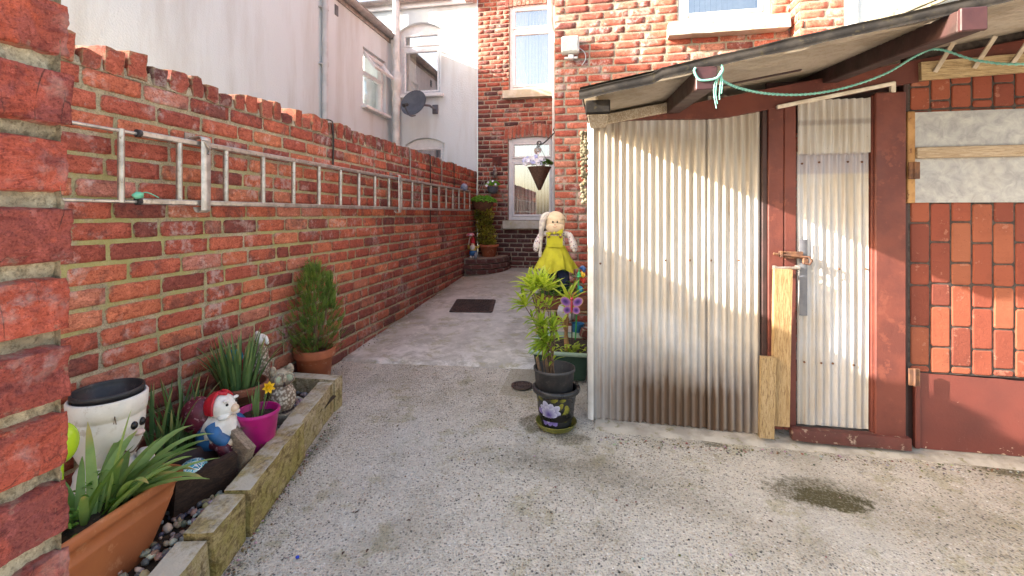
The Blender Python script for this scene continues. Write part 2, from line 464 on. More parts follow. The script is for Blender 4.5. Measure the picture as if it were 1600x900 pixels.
# ------------------------------------------------------------------ materials of the setting
RED = [(0.0, (.16,.052,.044)), (.12, (.27,.066,.046)), (.34, (.37,.090,.056)), (.62, (.43,.117,.066)), (.84, (.49,.160,.082)), (1.0, (.40,.155,.115))]
DRK = [(0.0, (.055,.028,.028)), (.2, (.14,.042,.036)), (.5, (.27,.066,.045)), (.8, (.36,.088,.052)), (1.0, (.30,.10,.075))]
HSE = [(0.0, (.20,.065,.052)), (.15, (.36,.085,.06)), (.5, (.45,.115,.075)), (.8, (.47,.150,.095)), (1.0, (.48,.26,.20))]
M_yard = brickmat('yard_wall_brick', RED, white=.38, edgec=(.36,.30,.20), edge=.85, dirtamt=.75, low=(.2,.75,.5,(.10,.045,.04)), bs=.75)
M_pier = brickmat('pier_brick', [(0,(.27,.060,.045)),(.3,(.38,.080,.050)),(.6,(.45,.095,.050)),(1,(.38,.11,.07))], edge=.35, dirtamt=.7, fine=130, dirt=(.15,.055,.06), edgec=(.40,.34,.24), bs=1.0, crack=7, white=.25)
M_house = brickmat('house_brick', HSE, white=.5, edgec=(.40,.34,.28), edge=.6, dirtamt=.45)
M_rear = brickmat('rear_brick', [(0,(.085,.036,.036)),(.3,(.25,.066,.048)),(.7,(.40,.11,.07)),(1,(.42,.17,.12))], white=.35, edgec=(.40,.34,.28), edge=.6, dirtamt=.5, low=(.9,1.4,.75,(.075,.036,.034)))
M_mort = mortarmat('lime_mortar', (.47,.40,.29), (.33,.28,.20), lichen=(.37,.35,.12), licamt=.7)
M_mortp = mortarmat('pier_mortar', (.50,.43,.30), (.30,.25,.17), fine=150)
M_morth = mortarmat('house_mortar', (.43,.36,.285), (.32,.265,.21))
M_copb = brickmat('coping_brick', DRK, white=.3, edgec=(.33,.29,.17), edge=.5, dirtamt=.6)

def render_mat(name, base, stain, st=.4):
    t = NT(name)
    s = t.noise(1.0, 6, .6, t.scalev(t.wc(), (2.5, 2.5, .35)))
    col = t.mix(t.ramp(s, [(.47, 0.0), (.64, st)]), base, stain)
    col = t.mix(t.ramp(t.noise(1.3, 5), [(.4, 0.0), (.7, .3)]), col, tuple(x*.9 for x in base))
    h = t.math('ADD', t.vor(85, 'SMOOTH_F1'), t.math('MULTIPLY', t.noise(160, 3), .6))
    return t.fin(col, .9, t.bump(h, .45, .005), spec=.2)
M_white = render_mat('white_roughcast', (.58,.640,.680), (.43,.44,.44), .75)
M_upvc = plain('white_upvc', (.70,.70,.72), (.66,.66,.68), rough=.3, bstr=.02)
M_sill = plain('painted_stone_sill', (.52,.50,.44), (.44,.41,.32), scale=9, rough=.8, bstr=.5, c3=(.45,.40,.24))
M_gut = plain('grey_gutter', (.33,.30,.29), (.24,.22,.21), rough=.5)
M_pipe = plain('grey_pipe', (.46,.47,.50), (.38,.39,.42), scale=6, rough=.45, bstr=.03)
M_pipew = plain('white_pipe', (.66,.66,.66), (.52,.52,.51), scale=6, rough=.4, bstr=.03)
M_tile = plain('roof_tile', (.16,.10,.09), (.10,.07,.065), rough=.8, bstr=.4)
M_blind = plain('blind', (.62,.63,.62), (.55,.56,.55), rough=.8)
M_curt = plain('net_curtain', (.72,.69,.60), (.62,.58,.50), rough=.9)
M_room = plain('dim_room', (.14,.15,.16), (.10,.11,.12), rough=.9)
def glassmat(name, tint, base=.2, k=.7):
    t = NT(name); g = t.n('ShaderNodeBsdfGlossy'); g.inputs['Color'].default_value = (.93,.96,1,1); g.inputs['Roughness'].default_value = .02
    tr = t.n('ShaderNodeBsdfTransparent'); tr.inputs[0].default_value = (*tint, 1)
    fr = t.n('ShaderNodeFresnel'); fr.inputs[0].default_value = 1.52
    mx = t.n('ShaderNodeMixShader'); t.l(t.math('ADD', t.math('MULTIPLY', fr.outputs[0], k), base, clamp=True), mx.inputs[0])
    t.l(tr.outputs[0], mx.inputs[1]); t.l(g.outputs[0], mx.inputs[2]); t.l(mx.outputs[0], t.out.inputs[0]); return t.m
M_glass = glassmat('window_glass', (.86,.90,.92), .40, .7)

# ------------------------------------------------------------------ ground
def groundmat():
    t = NT('exposed_aggregate_concrete'); p = t.wc(); S = t.sep(p)
    c1 = t.vor(132, 'F1', p, 'Color'); d1 = t.vor(132, 'F1', p); cs = t.n('ShaderNodeSeparateColor'); t.l(c1, cs.inputs[0])
    stone = t.ramp(cs.outputs[0], [(0, (.05,.05,.055)), (.09, (.17,.155,.14)), (.20, (.42,.375,.32)), (.45, (.62,.55,.45)), (.62, (.42,.40,.37)), (.78, (.74,.67,.55)), (.90, (.36,.26,.175)), (1, (.88,.86,.82))])
    c2 = t.vor(60, 'F1', p, 'Color'); d2 = t.vor(60, 'F1', p); cs2 = t.n('ShaderNodeSeparateColor'); t.l(c2, cs2.inputs[0])
    big = t.ramp(cs2.outputs[1], [(0, (.04,.04,.045)), (.4, (.18,.165,.15)), (.7, (.42,.36,.28)), (1, (.66,.64,.60))])
    matrix = t.mix(t.noise(3, 5, .6, p), (.68,.62,.535), (.53,.475,.40))
    col = t.mix(t.ramp(d1, [(.35, .85), (.62, .1)]), matrix, stone)
    bm_ = t.math('MULTIPLY', t.ramp(cs2.outputs[0], [(.86, 0.0), (.89, 1.0)]), t.ramp(d2, [(.22, 1.0), (.34, 0.0)]))
    col = t.mix(bm_, col, big)
    # cement worn smooth in places
    col = t.mix(t.math('MULTIPLY', t.ramp(t.noise(1.7, 6, .62, p), [(.50, 0.0), (.66, .5)]), 1.0), col, (.60,.565,.51))
    # grey and green-brown weathering of the open yard
    col = t.mix(t.ramp(t.noise(2.3, 7, .65, p), [(.50, 0.0), (.60, .5)]), col, t.mix(1.0, col, (.62,.60,.54), 'MULTIPLY'))
    col = t.mix(t.ramp(t.noise(5.5, 7, .7, p), [(.55, 0.0), (.62, .5)]), col, t.mix(1.0, col, (.62,.60,.40), 'MULTIPLY'))
    def blob(cx, cy, rx, ry, k, soft=.5, nsc=9):
        x = t.math('DIVIDE', t.math('SUBTRACT', S[0], cx), rx); y = t.math('DIVIDE', t.math('SUBTRACT', S[1], cy), ry)
        r = t.math('SQRT', t.math('ADD', t.math('MULTIPLY', x, x), t.math('MULTIPLY', y, y)))
        r = t.math('ADD', r, t.math('MULTIPLY', t.math('SUBTRACT', t.noise(nsc, 8, .72, p), .5), 1.9))
        return t.math('MULTIPLY', t.mapr(r, 1.0, 1.0-soft), t.math('MULTIPLY', t.mapr(t.noise(105, 4, .7, p), .40, .56, .45, 1.0), k))
    moss = t.mix(t.noise(60, 4, .6, p), (.050,.045,.018), (.13,.11,.055))
    for a in ((.91, 2.03, .15, .068, 1.25, .20, 16), (.86, 2.06, .23, .12, .85, .45, 30), (1.84, 2.36, .22, .05, .9, .25, 9), (-.33, 2.42, .12, .12, .8, .4, 14), (-.14, 2.30, .12, .07, .75, .5, 18),
              (-.30, 2.08, .40, .14, .55, 1.0, 22), (.55, 2.37, .08, .04, .8, .5, 26), (-1.36, 1.95, .06, .36, .6, .8, 16), (.15, 2.0, .5, .22, .45, 1.0, 26), (1.2, 1.95, .45, .25, .35, 1.0, 26)):
        col = t.mix(blob(*a), col, moss)
    # darker square of concrete cast round the drain
    box_ = t.math('MULTIPLY', t.math('MULTIPLY', t.math('GREATER_THAN', S[0], -.60), t.math('LESS_THAN', S[0], -.30)), t.math('GREATER_THAN', S[1], 2.70))
    col = t.mix(t.math('MULTIPLY', box_, .55), col, (.34,.29,.20))
    h = t.math('ADD', t.math('MULTIPLY', t.ramp(d1, [(.1, 1.0), (.7, 0.0)]), 1.0), t.math('MULTIPLY', bm_, .8))
    return t.fin(col, .88, t.bump(h, .9, .006), spec=.25)
def slabmat():
    t = NT('old_trowelled_concrete'); p = t.wc(); S = t.sep(p)
    col = t.mix(t.ramp(t.noise(2.1, 7, .65, p), [(.42, 0.0), (.56, 1.0)]), (.60,.56,.50), (.42,.385,.335))
    col = t.mix(t.ramp(t.noise(6, 8, .7, p), [(.52, 0.0), (.60, .6)]), col, (.36,.33,.20))
    col = t.mix(t.ramp(t.noise(9, 8, .72, p), [(.53, 0.0), (.60, .6)]), col, (.72,.67,.59))
    col = t.mix(t.math('MULTIPLY', t.mapr(S[1], 3.75, 3.1), t.ramp(t.noise(5, 8, .75, p, .5), [(.46, 0.0), (.56, .8)])), col, (.74,.70,.66))
    edge = t.math('MULTIPLY', t.mapr(S[0], -1.55, -1.85), t.ramp(t.noise(4, 6, .65, p), [(.35, 0.0), (.6, .7)]))
    col = t.mix(edge, col, (.15,.13,.085))
    col = t.mix(t.math('MULTIPLY', t.mapr(S[1], 4.9, 5.6), .45), col, (.30,.275,.21))
    col = t.mix(t.ramp(t.noise(160, 3, .7, p), [(.55, 0.0), (.75, .6)]), col, t.mix(1.0, col, (.5,.48,.46), 'MULTIPLY'))
    h = t.math('ADD', t.noise(5, 8, .7, p), t.math('MULTIPLY', t.noise(120, 4, .7, p), .25))
    return t.fin(col, .9, t.bump(h, .5, .012), spec=.25)
M_ground = groundmat(); M_slab = slabmat()
g = MB(); ys = [-30, -.5, 0, .6]+[.6+.1*i for i in range(1, 80)]+[9, 30]
xs = [-30, -4, -2]+[-2+.1*i for i in range(1, 50)]+[4, 30]
g.add([(x, y, gz(min(y, 8))+(.004*nz((x, y, 3), 2.3) if -2 < x < 3 and .5 < y < 8 else 0)) for y in ys for x in xs],
      [(j*len(xs)+i, j*len(xs)+i+1, (j+1)*len(xs)+i+1, (j+1)*len(xs)+i) for j in range(len(ys)-1) for i in range(len(xs)-1)], True)
tag(g.build('ground', M_ground), kind='structure')
# older, smoother slab along the passage; its broken front edge stands a little proud
g = MB()
def slab(a, b):
    x = -1.86+a*2.2; y0 = 3.02+.14*a+.012*nz((x*6, 1, 4))+.006*nz((x*21, 3, 4)); y = y0+(6.78-y0)*b
    return (x, y, gz(y)+.013+.004*nz((x, y, 7), 1.9)-(.016 if b == 0 else 0))
g.grid(slab, 60, 90)
tag(g.build('path', M_slab), kind='structure')
# smooth cement fillet along the foot of the shed
g = MB()
def fil(a, b):
    x = -.02+a*2.8; wv = .05*a+.02*nz((x*3, 0, 1)); yf = 2.37-.02*a+wv*.2+.012*nz((x*9, 2, 0)); y = yf+(2.62-yf)*b
    return (x, y, gz(y)+.012*min(1, b*6)+.003*nz((x*5, y*5, 0))-(.006 if b == 0 else 0))
g.grid(fil, 80, 8)
tag(g.build('plinth_strip', plain('cement_fillet', (.48,.43,.36), (.34,.30,.25), scale=9, rough=.9, bscale=90, bstr=.8, c3=(.26,.23,.14))), kind='structure')

# ------------------------------------------------------------------ boundary wall
WX = -1.85; WT = 1.845
root = thing('boundary_wall', 'long red brick boundary wall with crumbling brick-on-edge top, ladder hung along it', 'wall', (WX, 3, 0))
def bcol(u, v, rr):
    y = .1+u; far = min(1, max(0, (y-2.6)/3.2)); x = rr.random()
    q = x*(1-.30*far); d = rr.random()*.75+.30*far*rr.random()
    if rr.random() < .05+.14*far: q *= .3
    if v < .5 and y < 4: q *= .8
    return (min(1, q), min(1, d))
B = MB(); Mo = MB()
WB = -.05
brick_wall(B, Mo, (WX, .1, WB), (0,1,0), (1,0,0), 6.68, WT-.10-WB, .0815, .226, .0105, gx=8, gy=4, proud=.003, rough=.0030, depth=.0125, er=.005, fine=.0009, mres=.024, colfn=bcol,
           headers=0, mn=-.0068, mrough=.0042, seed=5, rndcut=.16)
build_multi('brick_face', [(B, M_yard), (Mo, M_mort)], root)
b = MB(); b.box((WX-.135, 3.44, (WT-.12+WB)/2), (.18, 6.68, WT-.12-WB), .0)
b.build('wall_core', M_mort, root)
cp = MB(); y = .12; rr = random.Random(8)
while y < 6.74:
    bw = rr.uniform(.066, .098); hgt = rr.choice((.115, .115, .11, .105, .10, .085, .065) if y < 2.7 else (.11, .115, .105, .10, .095))
    q = rr.random(); cc = (.15+q*.75, rr.random()*.75, 0)
    rough_block(cp, (WX-.105+rr.uniform(-.004, .006), y+bw/2, WT-.102+hgt/2), (.222, bw, hgt), .009, (5, 4, 4), (rr.uniform(-.07, .07), rr.uniform(-.05, .05), rr.uniform(-.06, .06)), .30, 16, cc, y*3)
    y += bw+rr.uniform(.006, .016)
mt = MB(); mt.grid(lambda a, c: (WX-.215+.212*c, .12+6.62*a, WT-.095+.03*nz((a*60, c*2, 1))+.022*nz((a*190, c*5, 1))), 260, 6)
mt.grid(lambda a, c: (WX-.001-.008*c, .12+6.62*a, WT-.104+.052*c*(.8+.8*nz((a*150, 0, 2)))), 260, 2)
build_multi('coping', [(cp, M_copb), (mt, M_mort)], root)

# gate pier we look past
root = thing('gate_pier', 'close weathered red brick gate pier with thick sandy mortar at left edge of the opening', 'pier', (-.63, .3, 0))
B = MB(); Mo = MB(); zt = 2.03
brick_wall(B, None, (-.63, .10, WB), (0,1,0), (1,0,0), .349, zt-WB-.0022, .0812, .40, .012, gx=170, gy=34, proud=.003, rough=.0034, depth=.016, er=.0045, fine=.0017, mn=-.004, seed=21, rndcut=0, stag=0)
Mo.grid(lambda a, c: (-.640+.0055*(nz((a*4, c*30, 1), 3)+.7*nz((a*4, c*30, 2), 8))+.0018*nz((a*.34, c*2, 1), 170), .10+.338*a-.004*nz((c*60, 0, 0)), WB+c*(zt-WB)), 110, 420)
brick_wall(B, Mo, (-.63, .437, WB), (-1,0,0), (0,1,0), .36, zt-WB-.0022, .0812, .23, .015, gx=6, gy=3, proud=.003, rough=.003, mres=.04, seed=22)
build_multi('brick_face', [(B, M_pier), (Mo, M_mortp)], root)
b = MB(); b.box((-.814, .265, (zt-.01+WB)/2), (.342, .325, zt-.02-WB), 0); b.build('wall_core', M_mortp, root)

# ------------------------------------------------------------------ windows
def window(parent, O, U, N, w, h, transom, name='window', recess=.07, blinds=True, curtain=0, slats=12, arch=0.0, room=True):
    O = Vector(O); U = Vector(U); N = Vector(N); Z = Vector((0,0,1)); Rm = Matrix((U, -N, Z)).transposed()
    P = lambda u, v, n=0: O+U*u+Z*v+N*(n-recess)
    f = MB()
    def bar(u0, v0, u1, v1, n0, n1, bv=.006): f.box(P((u0+u1)/2, (v0+v1)/2, (n0+n1)/2), (u1-u0, n1-n0, v1-v0), bv, Rm)
    fw = .055
    bar(0, 0, fw, h, -.05, .02); bar(w-fw, 0, w, h, -.05, .02); bar(fw-.002, 0, w-fw+.002, fw, -.05, .018); bar(fw-.002, h-fw-arch, w-fw+.002, h, -.05, .018)
    zt = h*transom
    bar(fw-.002, zt-.03, w-fw+.002, zt+.03, -.05, .017)
    panes = [(fw, fw, w-fw, zt-.03), (fw, zt+.03, w-fw, h-fw-arch)]; sw = .032
    for (a0, b0, a1, b1) in panes:
        bar(a0, b0, a0+sw, b1, -.03, .03, .008); bar(a1-sw, b0, a1, b1, -.03, .03, .008); bar(a0+sw-.002, b0, a1-sw+.002, b0+sw, -.03, .028, .008); bar(a0+sw-.002, b1-sw, a1-sw+.002, b1, -.03, .028, .008)
    win = f.build(name, M_upvc, parent)
    g = MB()
    for (a0, b0, a1, b1) in panes:
        g.add([P(a0+sw-.004, b0+sw-.004, 0), P(a1-sw+.004, b0+sw-.004, 0), P(a1-sw+.004, b1-sw+.004, 0), P(a0+sw-.004, b1-sw+.004, 0)], [(0,1,2,3)])
    g.build('pane', M_glass, win)
    if blinds:
        s = MB()
        for i in range(slats):
            u = .07+(w-.14)*(i+.5)/slats; a = rad(38+3*math.sin(i*3)); sl = (w-.14)/slats*.52
            d = U*math.cos(a)*sl+N*math.sin(a)*sl; c0 = P(u, .06, -.13); c1 = P(u, h-.07, -.13)
            s.add([c0-d, c0+d, c1+d, c1-d], [(0,1,2,3)])
        s.build('blind', M_blind, win)
    if curtain:
        for sd in ((0, 1) if curtain == 2 else (0,)):
            s = MB()
            def fn(a, b_):
                wd = .30*w*(1-.55*math.sin(PI*min(1, b_*1.15))*.5)
                u = .06+a*wd; u = w-u if sd else u
                return P(u, .06+b_*(h-.12), -.09-.02*math.sin(a*34+b_))
            s.grid(fn, 40, 8); s.build('curtain', M_curt, win)
    if room:
        r = MB(); Pm = lambda u, v: P(u, v, -.6)
        r.add([Pm(-.3, -.2), Pm(w+.3, -.2), Pm(w+.3, h+.2), Pm(-.3, h+.2)], [(0,1,2,3)])
        for (p, q) in (((0,0),(w,0)), ((w,0),(w,h)), ((w,h),(0,h)), ((0,h),(0,0))):
            r.add([P(*p, -.05), P(*q, -.05), Pm(*q), Pm(*p)], [(0,1,2,3)])
        r.build('room', M_room, win)
    return win

# ------------------------------------------------------------------ the brick house
HY = 6.77; EY = 4.07
root = thing('brick_house', 'red brick terraced house with white framed windows and rear extension', 'house', (0, HY, 0))
lw = (.475, 1.10-.25, 1.185, 2.36-.25); uw = (.49, 3.06-.25, 1.185, 4.36-.25)    # openings (u from x=-1.83, v from z=.25)
B = MB(); Mo = MB()
def hcol(u, v, rr):
    q = rr.random(); d = rr.random()*.8
    if v < 1.0: q *= .55; d = .4+d*.6
    if u < .25 and v < 2.4 and rr.random() < .6: q *= .3
    return (q, d)
brick_wall(B, Mo, (-1.83, HY, .25), (1,0,0), (0,-1,0), 1.75, 5.2, .0680, .212, .0085, holes=[lw, uw, (1.32, -1, 3, 9)], gx=4, gy=2, proud=.0025, rough=.0018, depth=.0045, er=.0045, mn=-.0035, mrough=.0012, mres=.06, colfn=hcol, seed=31, rndcut=.2)
# segmental arch of upright bricks over the lower window
for (hl, zt, rise) in ((lw, 2.36, .06), (uw, 4.36, .02)):
    for i in range(13):
        a = (i+.5)/13; x = -1.83+hl[0]-.06+(hl[2]-hl[0]+.12)*a; z = zt+.085+rise*(1-(2*a-1)**2)-rise*.75
        rough_block(B, (x, HY+.03, z), (.056, .075, .20), .002, 3, (0, -(a-.5)*.22, 0), .2, 20, (R.uniform(.3, .95), R.random()*.6, 0))
build_multi('wall', [(B, M_rear), (Mo, M_morth)], root)
for q in (lw, uw):
    rv = MB(); O = Vector((-1.83, HY, .25))
    for (p, s2) in (((q[0],q[1]),(q[2],q[1])), ((q[2],q[1]),(q[2],q[3])), ((q[2],q[3]),(q[0],q[3])), ((q[0],q[3]),(q[0],q[1]))):
        rv.add([O+Vector((p[0], .004, p[1])), O+Vector((s2[0], .004, s2[1])), O+Vector((s2[0], .11, s2[1])), O+Vector((p[0], .11, p[1]))], [(0,1,2,3)])
    rv.build('reveal', M_morth, root)
window(root, (-1.83+lw[0]+.002, HY, 1.102), (1,0,0), (0,-1,0), .706, 1.256, .72, recess=.05, blinds=True, curtain=1, slats=11, arch=.03)
window(root, (-1.83+uw[0]+.002, HY, 3.062), (1,0,0), (0,-1,0), .690, 1.296, .70, recess=.05, blinds=True, curtain=2, slats=11)
for z, nm in ((1.035, 'sill'), (2.995, 'sill')):
    s = MB(); rough_block(s, (-.955, HY-.02, z), (.94, .14, .118), .004, (18, 4, 4), None, .12, 9); s.build(nm, M_sill, root)
v = MB()
for i in range(6): v.box((-1.525, HY-.012, 1.96+i*.02), (.125, .02, .011), .002)
v.box((-1.525, HY-.004, 2.01), (.145, .012, .14), .003)
v.build('air_vent', plain('terracotta_vent', (.20,.055,.04), (.12,.04,.035), rough=.8), root)
pp = MB(); pp.tube([(-.70, HY-.07, 6), (-.70, HY-.07, 3.98)], .042, 12); pp.tube([(-.70, HY-.07, 4.02), (-.69, HY-.08, 3.9), (-.655, HY-.09, 3.84), (-.64, HY-.09, 3.7)], .045, 12)
pp.tube([(-.655, HY-.09, 3.78), (-.655, HY-.09, .4)], .022, 10)
pp.build('downpipe', M_pipew, root)
# extension: front wall facing us, with a first-floor window
B = MB(); Mo = MB(); ew = (1.05, 2.80-.1, 1.78, 4.3)
brick_wall(B, Mo, (-.39, EY, .1), (1,0,0), (0,-1,0), 1.93, 5.0, .0685, .212, .009, holes=[ew], gx=5, gy=3, proud=.0025, rough=.0020, depth=.0045, er=.0045, mn=-.0035, mrough=.0015, mres=.05, seed=41, rndcut=.22,
           colfn=lambda u, v, rr: (rr.random()*(.8 if v < 1 else 1), rr.random()*(.95 if v < 1 else .72)))
brick_wall(B, Mo, (-.39, HY, .1), (0,-1,0), (-1,0,0), HY-EY-.002, 5.0, .0757, .232, .0115, gx=3, gy=2, mres=.1, seed=42)
# chimney-breast pier beside the window, then the wall it belongs to
brick_wall(B, Mo, (1.53, 3.885, .1), (1,0,0), (0,-1,0), .31, 5.0, .0685, .205, .009, gx=5, gy=3, proud=.0025, rough=.002, depth=.0045, er=.0045, mn=-.0035, mrough=.0015, mres=.05, seed=43, colfn=lambda u, v, rr: (.45+.5*rr.random(), rr.random()*.5))
brick_wall(B, Mo, (1.53, 4.07, .1), (0,-1,0), (-1,0,0), .183, 5.0, .0685, .205, .009, gx=4, gy=3, depth=.0045, er=.0045, mn=-.0035, mrough=.0015, mres=.05, seed=44, colfn=lambda u, v, rr: (.45+.5*rr.random(), rr.random()*.5))
build_multi('extension_wall', [(B, M_house), (Mo, M_morth)], root)
rv = MB(); O = Vector((-.39, EY, .1)); q = ew
for (p, s2) in (((q[0],q[1]),(q[2],q[1])), ((q[2],q[1]),(q[2],q[3])), ((q[2],q[3]),(q[0],q[3])), ((q[0],q[3]),(q[0],q[1]))):
    rv.add([O+Vector((p[0], .004, p[1])), O+Vector((s2[0], .004, s2[1])), O+Vector((s2[0], .13, s2[1])), O+Vector((p[0], .13, p[1]))], [(0,1,2,3)])
rv.build('reveal', M_morth, root)
window(root, (-.39+1.052, EY, 2.815), (1,0,0), (0,-1,0), .726, 1.5, .68, recess=.03, slats=13)
s = MB(); rough_block(s, (1.035, EY-.03, 2.742), (.93, .15, .115), .0045, (20, 4, 4), None, .14, 8); s.build('sill', M_sill, root)
# side porch: white frame, frosted glass, sloping board, sunlit bricks to the right
f = MB(); f.box((1.875, 3.86, 3.2), (.062, .06, 1.9), .005); f.box((2.9, 3.86, 4.1), (1.98, .06, .06), .005)
f.build('porch_frame', M_upvc, root)
t = NT('frosted_glass'); t.fin(t.mix(t.noise(60, 3), (.50,.54,.58), (.62,.66,.70)), .22, t.bump(t.vor(120, 'SMOOTH_F1'), .6, .004), spec=.6)
f = MB(); f.add([(1.906, 3.87, 2.3), (3.9, 3.87, 2.3), (3.9, 3.87, 4.08), (1.906, 3.87, 4.08)], [(0,1,2,3)]); f.build('porch_glass', t.m, root)
f = MB(); f.beam((1.88, 3.80, 2.56), (3.3, 3.80, 3.13), .07, .075, .006); f.beam((1.86, 3.79, 2.515), (3.3, 3.79, 3.09), .05, .04, .006)
f.build('sloping_board', plain('weathered_cream_board', (.60,.54,.40), (.40,.36,.25), rough=.8, bstr=.4, c3=(.25,.24,.12)), root)
B = MB(); Mo = MB(); brick_wall(B, Mo, (1.98, 3.7, .1), (1,0,0), (0,-1,0), 2.4, 2.46, .0757, .232, .0115, gx=4, gy=2, mres=.1, seed=47)
brick_wall(B, Mo, (2.24, 3.698, 2.56), (1,0,0), (0,-1,0), 1.2, .10, .0757, .232, .0115, gx=4, gy=2, mres=.1, seed=48)
build_multi('porch_wall', [(B, M_house), (Mo, M_morth)], root)
rf = MB(); rf.beam((.5, HY-.15, 5.43), (.5, HY+4, 7.6), 6, .08, .01); rf.beam((1.2, EY-.2, 5.14), (1.2, HY, 5.2), 3.3, .07, .01); rf.build('roof', M_tile, root)

# ------------------------------------------------------------------ the white neighbouring house
NX = -3.25
root = thing('white_house', 'white rendered terraced house with long side extension behind the boundary wall', 'house', (-3, HY, 0))
mb = MB()
rw = [(NX-4+4.13-NX*0-(-0), 0, 0, 0)]
X0 = -8.0
h1 = (-3.13-X0, 3.07-.2, -2.42-X0, 4.22-.2); h2 = (-3.02-X0, 1.1-.2, -2.36-X0, 2.40-.2)
wall_panel(mb, (X0, HY, .2), (1,0,0), (0,-1,0), -1.832-X0, 4.42, [h1, h2], .12)
def archfill(mb, x0, x1, zt, rise):
    n = 14; P = []
    for i in range(n+1):
        a = i/n; x = x0+(x1-x0)*a; P += [(x, HY, zt), (x, HY, zt-rise*(2*a-1)**2-.004), (x, HY+.12, zt-rise*(2*a-1)**2-.004)]
    mb.add(P, [q for i in range(n) for q in ((3*i, 3*i+3, 3*i+4, 3*i+1), (3*i+1, 3*i+4, 3*i+5, 3*i+2))])
archfill(mb, X0+h1[0], X0+h1[2], 4.22, .12); archfill(mb, X0+h2[0], X0+h2[2], 2.40, .10)
mb.build('rear_wall', M_white, root)
W1 = window(root, (X0+h1[0], HY, 3.07), (1,0,0), (0,-1,0), .71, 1.15, .66, recess=.085, blinds=False, curtain=1, arch=.11)
W2 = window(root, (X0+h2[0], HY, 1.10), (1,0,0), (0,-1,0), .66, 1.30, .66, recess=.085, blinds=False, curtain=0, arch=.10)
for x, z, l_ in ((-2.775, 3.045, .80), (-2.69, 1.075, .76)):
    s = MB(); s.box((x, HY-.03, z), (l_, .12, .05), .008); s.build('sill', M_upvc, root)
# extension side wall
mb = MB(); eh = (5.87-2.2, 2.72-0, 6.57-2.2, 3.55)
wall_panel(mb, (NX, 2.2, 0), (0,1,0), (1,0,0), HY-2.2, 3.98, [eh], .12)
mb.add([(NX, 2.2, 0), (NX, 2.2, 3.98), (-6.2, 2.2, 5.3), (-6.2, 2.2, 0)], [(0,1,2,3)])
mb.build('extension_wall', M_white, root)
f = MB(); Pn = lambda y, z, n=0: (NX-.08+n, y, z)
for (y0, z0, y1, z1) in ((5.87, 2.72, 5.93, 3.55), (6.51, 2.72, 6.57, 3.55), (5.92, 2.72, 6.52, 2.78), (5.92, 3.49, 6.52, 3.55), (5.92, 3.19, 6.52, 3.25)):
    f.box(Pn((y0+y1)/2, (z0+z1)/2), (.06, y1-y0, z1-z0), .006)
win = f.build('extension_window', M_upvc, root)
f = MB(); f.add([Pn(5.925, 2.775), Pn(6.515, 2.775), Pn(6.515, 3.195), Pn(5.925, 3.195)], [(0,1,2,3)]); f.build('pane', M_glass, win)
f = MB(); f.M = Matrix.Translation((NX-.03, 0, 3.50)) @ Matrix.Rotation(rad(-38), 4, 'Y')
for (y0, z0, y1, z1) in ((5.93, -.30, 5.965, 0), (6.475, -.30, 6.51, 0), (5.96, -.30, 6.48, -.265), (5.96, -.035, 6.48, 0)):
    f.box((0, (y0+y1)/2, (z0+z1)/2), (.04, y1-y0, z1-z0), .005)
f.build('open_vent', M_upvc, win)
f = MB(); f.M = Matrix.Translation((NX-.03, 0, 3.50)) @ Matrix.Rotation(rad(-38), 4, 'Y'); f.add([(0, 5.96, -.27), (0, 6.48, -.27), (0, 6.48, -.03), (0, 5.96, -.03)], [(0,1,2,3)]); f.build('vent_pane', M_glass, win)
f = MB(); f.add([(NX-.5, 5.6, 2.5), (NX-.5, 6.76, 2.5), (NX-.5, 6.76, 3.8), (NX-.5, 5.6, 3.8)], [(0,1,2,3)]); f.build('room', M_room, win)
f = MB(); f.box((NX+.03, 6.22, 2.70), (.10, .78, .04), .006); f.build('sill', M_upvc, root)
def half_gutter(mb, a, b, r):
    a, b = Vector(a), Vector(b); d = (b-a).normalized(); x = d.cross(Vector((0,0,1))); n = 10; P = []
    for p in (a, b):
        for rr_ in (r, r*.88):
            for k in range(n+1):
                t_ = PI+PI*k/n; P.append(p+x*math.cos(t_)*rr_+Vector((0,0,1))*math.sin(t_)*rr_)
    m = n+1; F = []
    for k in range(n): F += [(k, k+1, 2*m+k+1, 2*m+k), (m+k, m+k+1, 3*m+k+1, 3*m+k), (k, k+1, m+k+1, m+k), (2*m+k, 2*m+k+1, 3*m+k+1, 3*m+k)]
    F += [(0, m, 3*m, 2*m), (n, m+n, 3*m+n, 2*m+n)]
    mb.add(P, F, True)
f = MB(); half_gutter(f, (NX+.07, 2.1, 3.99), (NX+.07, 6.70, 3.99), .06); f.box((NX+.012, 4.45, 3.94), (.022, 4.5, .10), .003)
half_gutter(f, (-8, HY-.08, 4.56), (-2.25, HY-.08, 4.56), .06)
f.build('gutter', M_gut, root)
f = MB(); f.box((-4.9, HY-.03, 4.49), (6.0, .03, .11), .004); f.build('fascia', M_upvc, root)
f = MB()
f.box((-1.93, HY-.05, 4.52), (.17, .12, .16), .01); f.box((-2.05, HY-.03, 4.66), (.44, .06, .1), .004)
f.build('corbel', plain('corbel', (.5,.34,.30), (.36,.22,.2), rough=.8), root)
rf = MB(); rf.add([(NX+.10, 2.1, 4.03), (NX+.10, HY, 4.03), (-6.3, HY, 5.45), (-6.3, 2.1, 5.45)], [(0,1,2,3)]); rf.beam((-5.0, HY-.13, 4.64), (-5.0, HY+4, 7.1), 6.6, .07, .01)
rf.build('roof', M_tile, root)
f = MB(); f.tube([(NX+.05, 4.9, 3.93), (NX+.05, 4.9, .1)], .034, 12)
for z in (3.62, 2.95, 2.2): f.tube([(NX+.05, 4.9, z), (NX+.05, 4.9, z+.05)], .040, 12); f.box((NX+.02, 4.9, z+.025), (.05, .13, .014), .002)
f.build('downpipe', M_pipe, root)
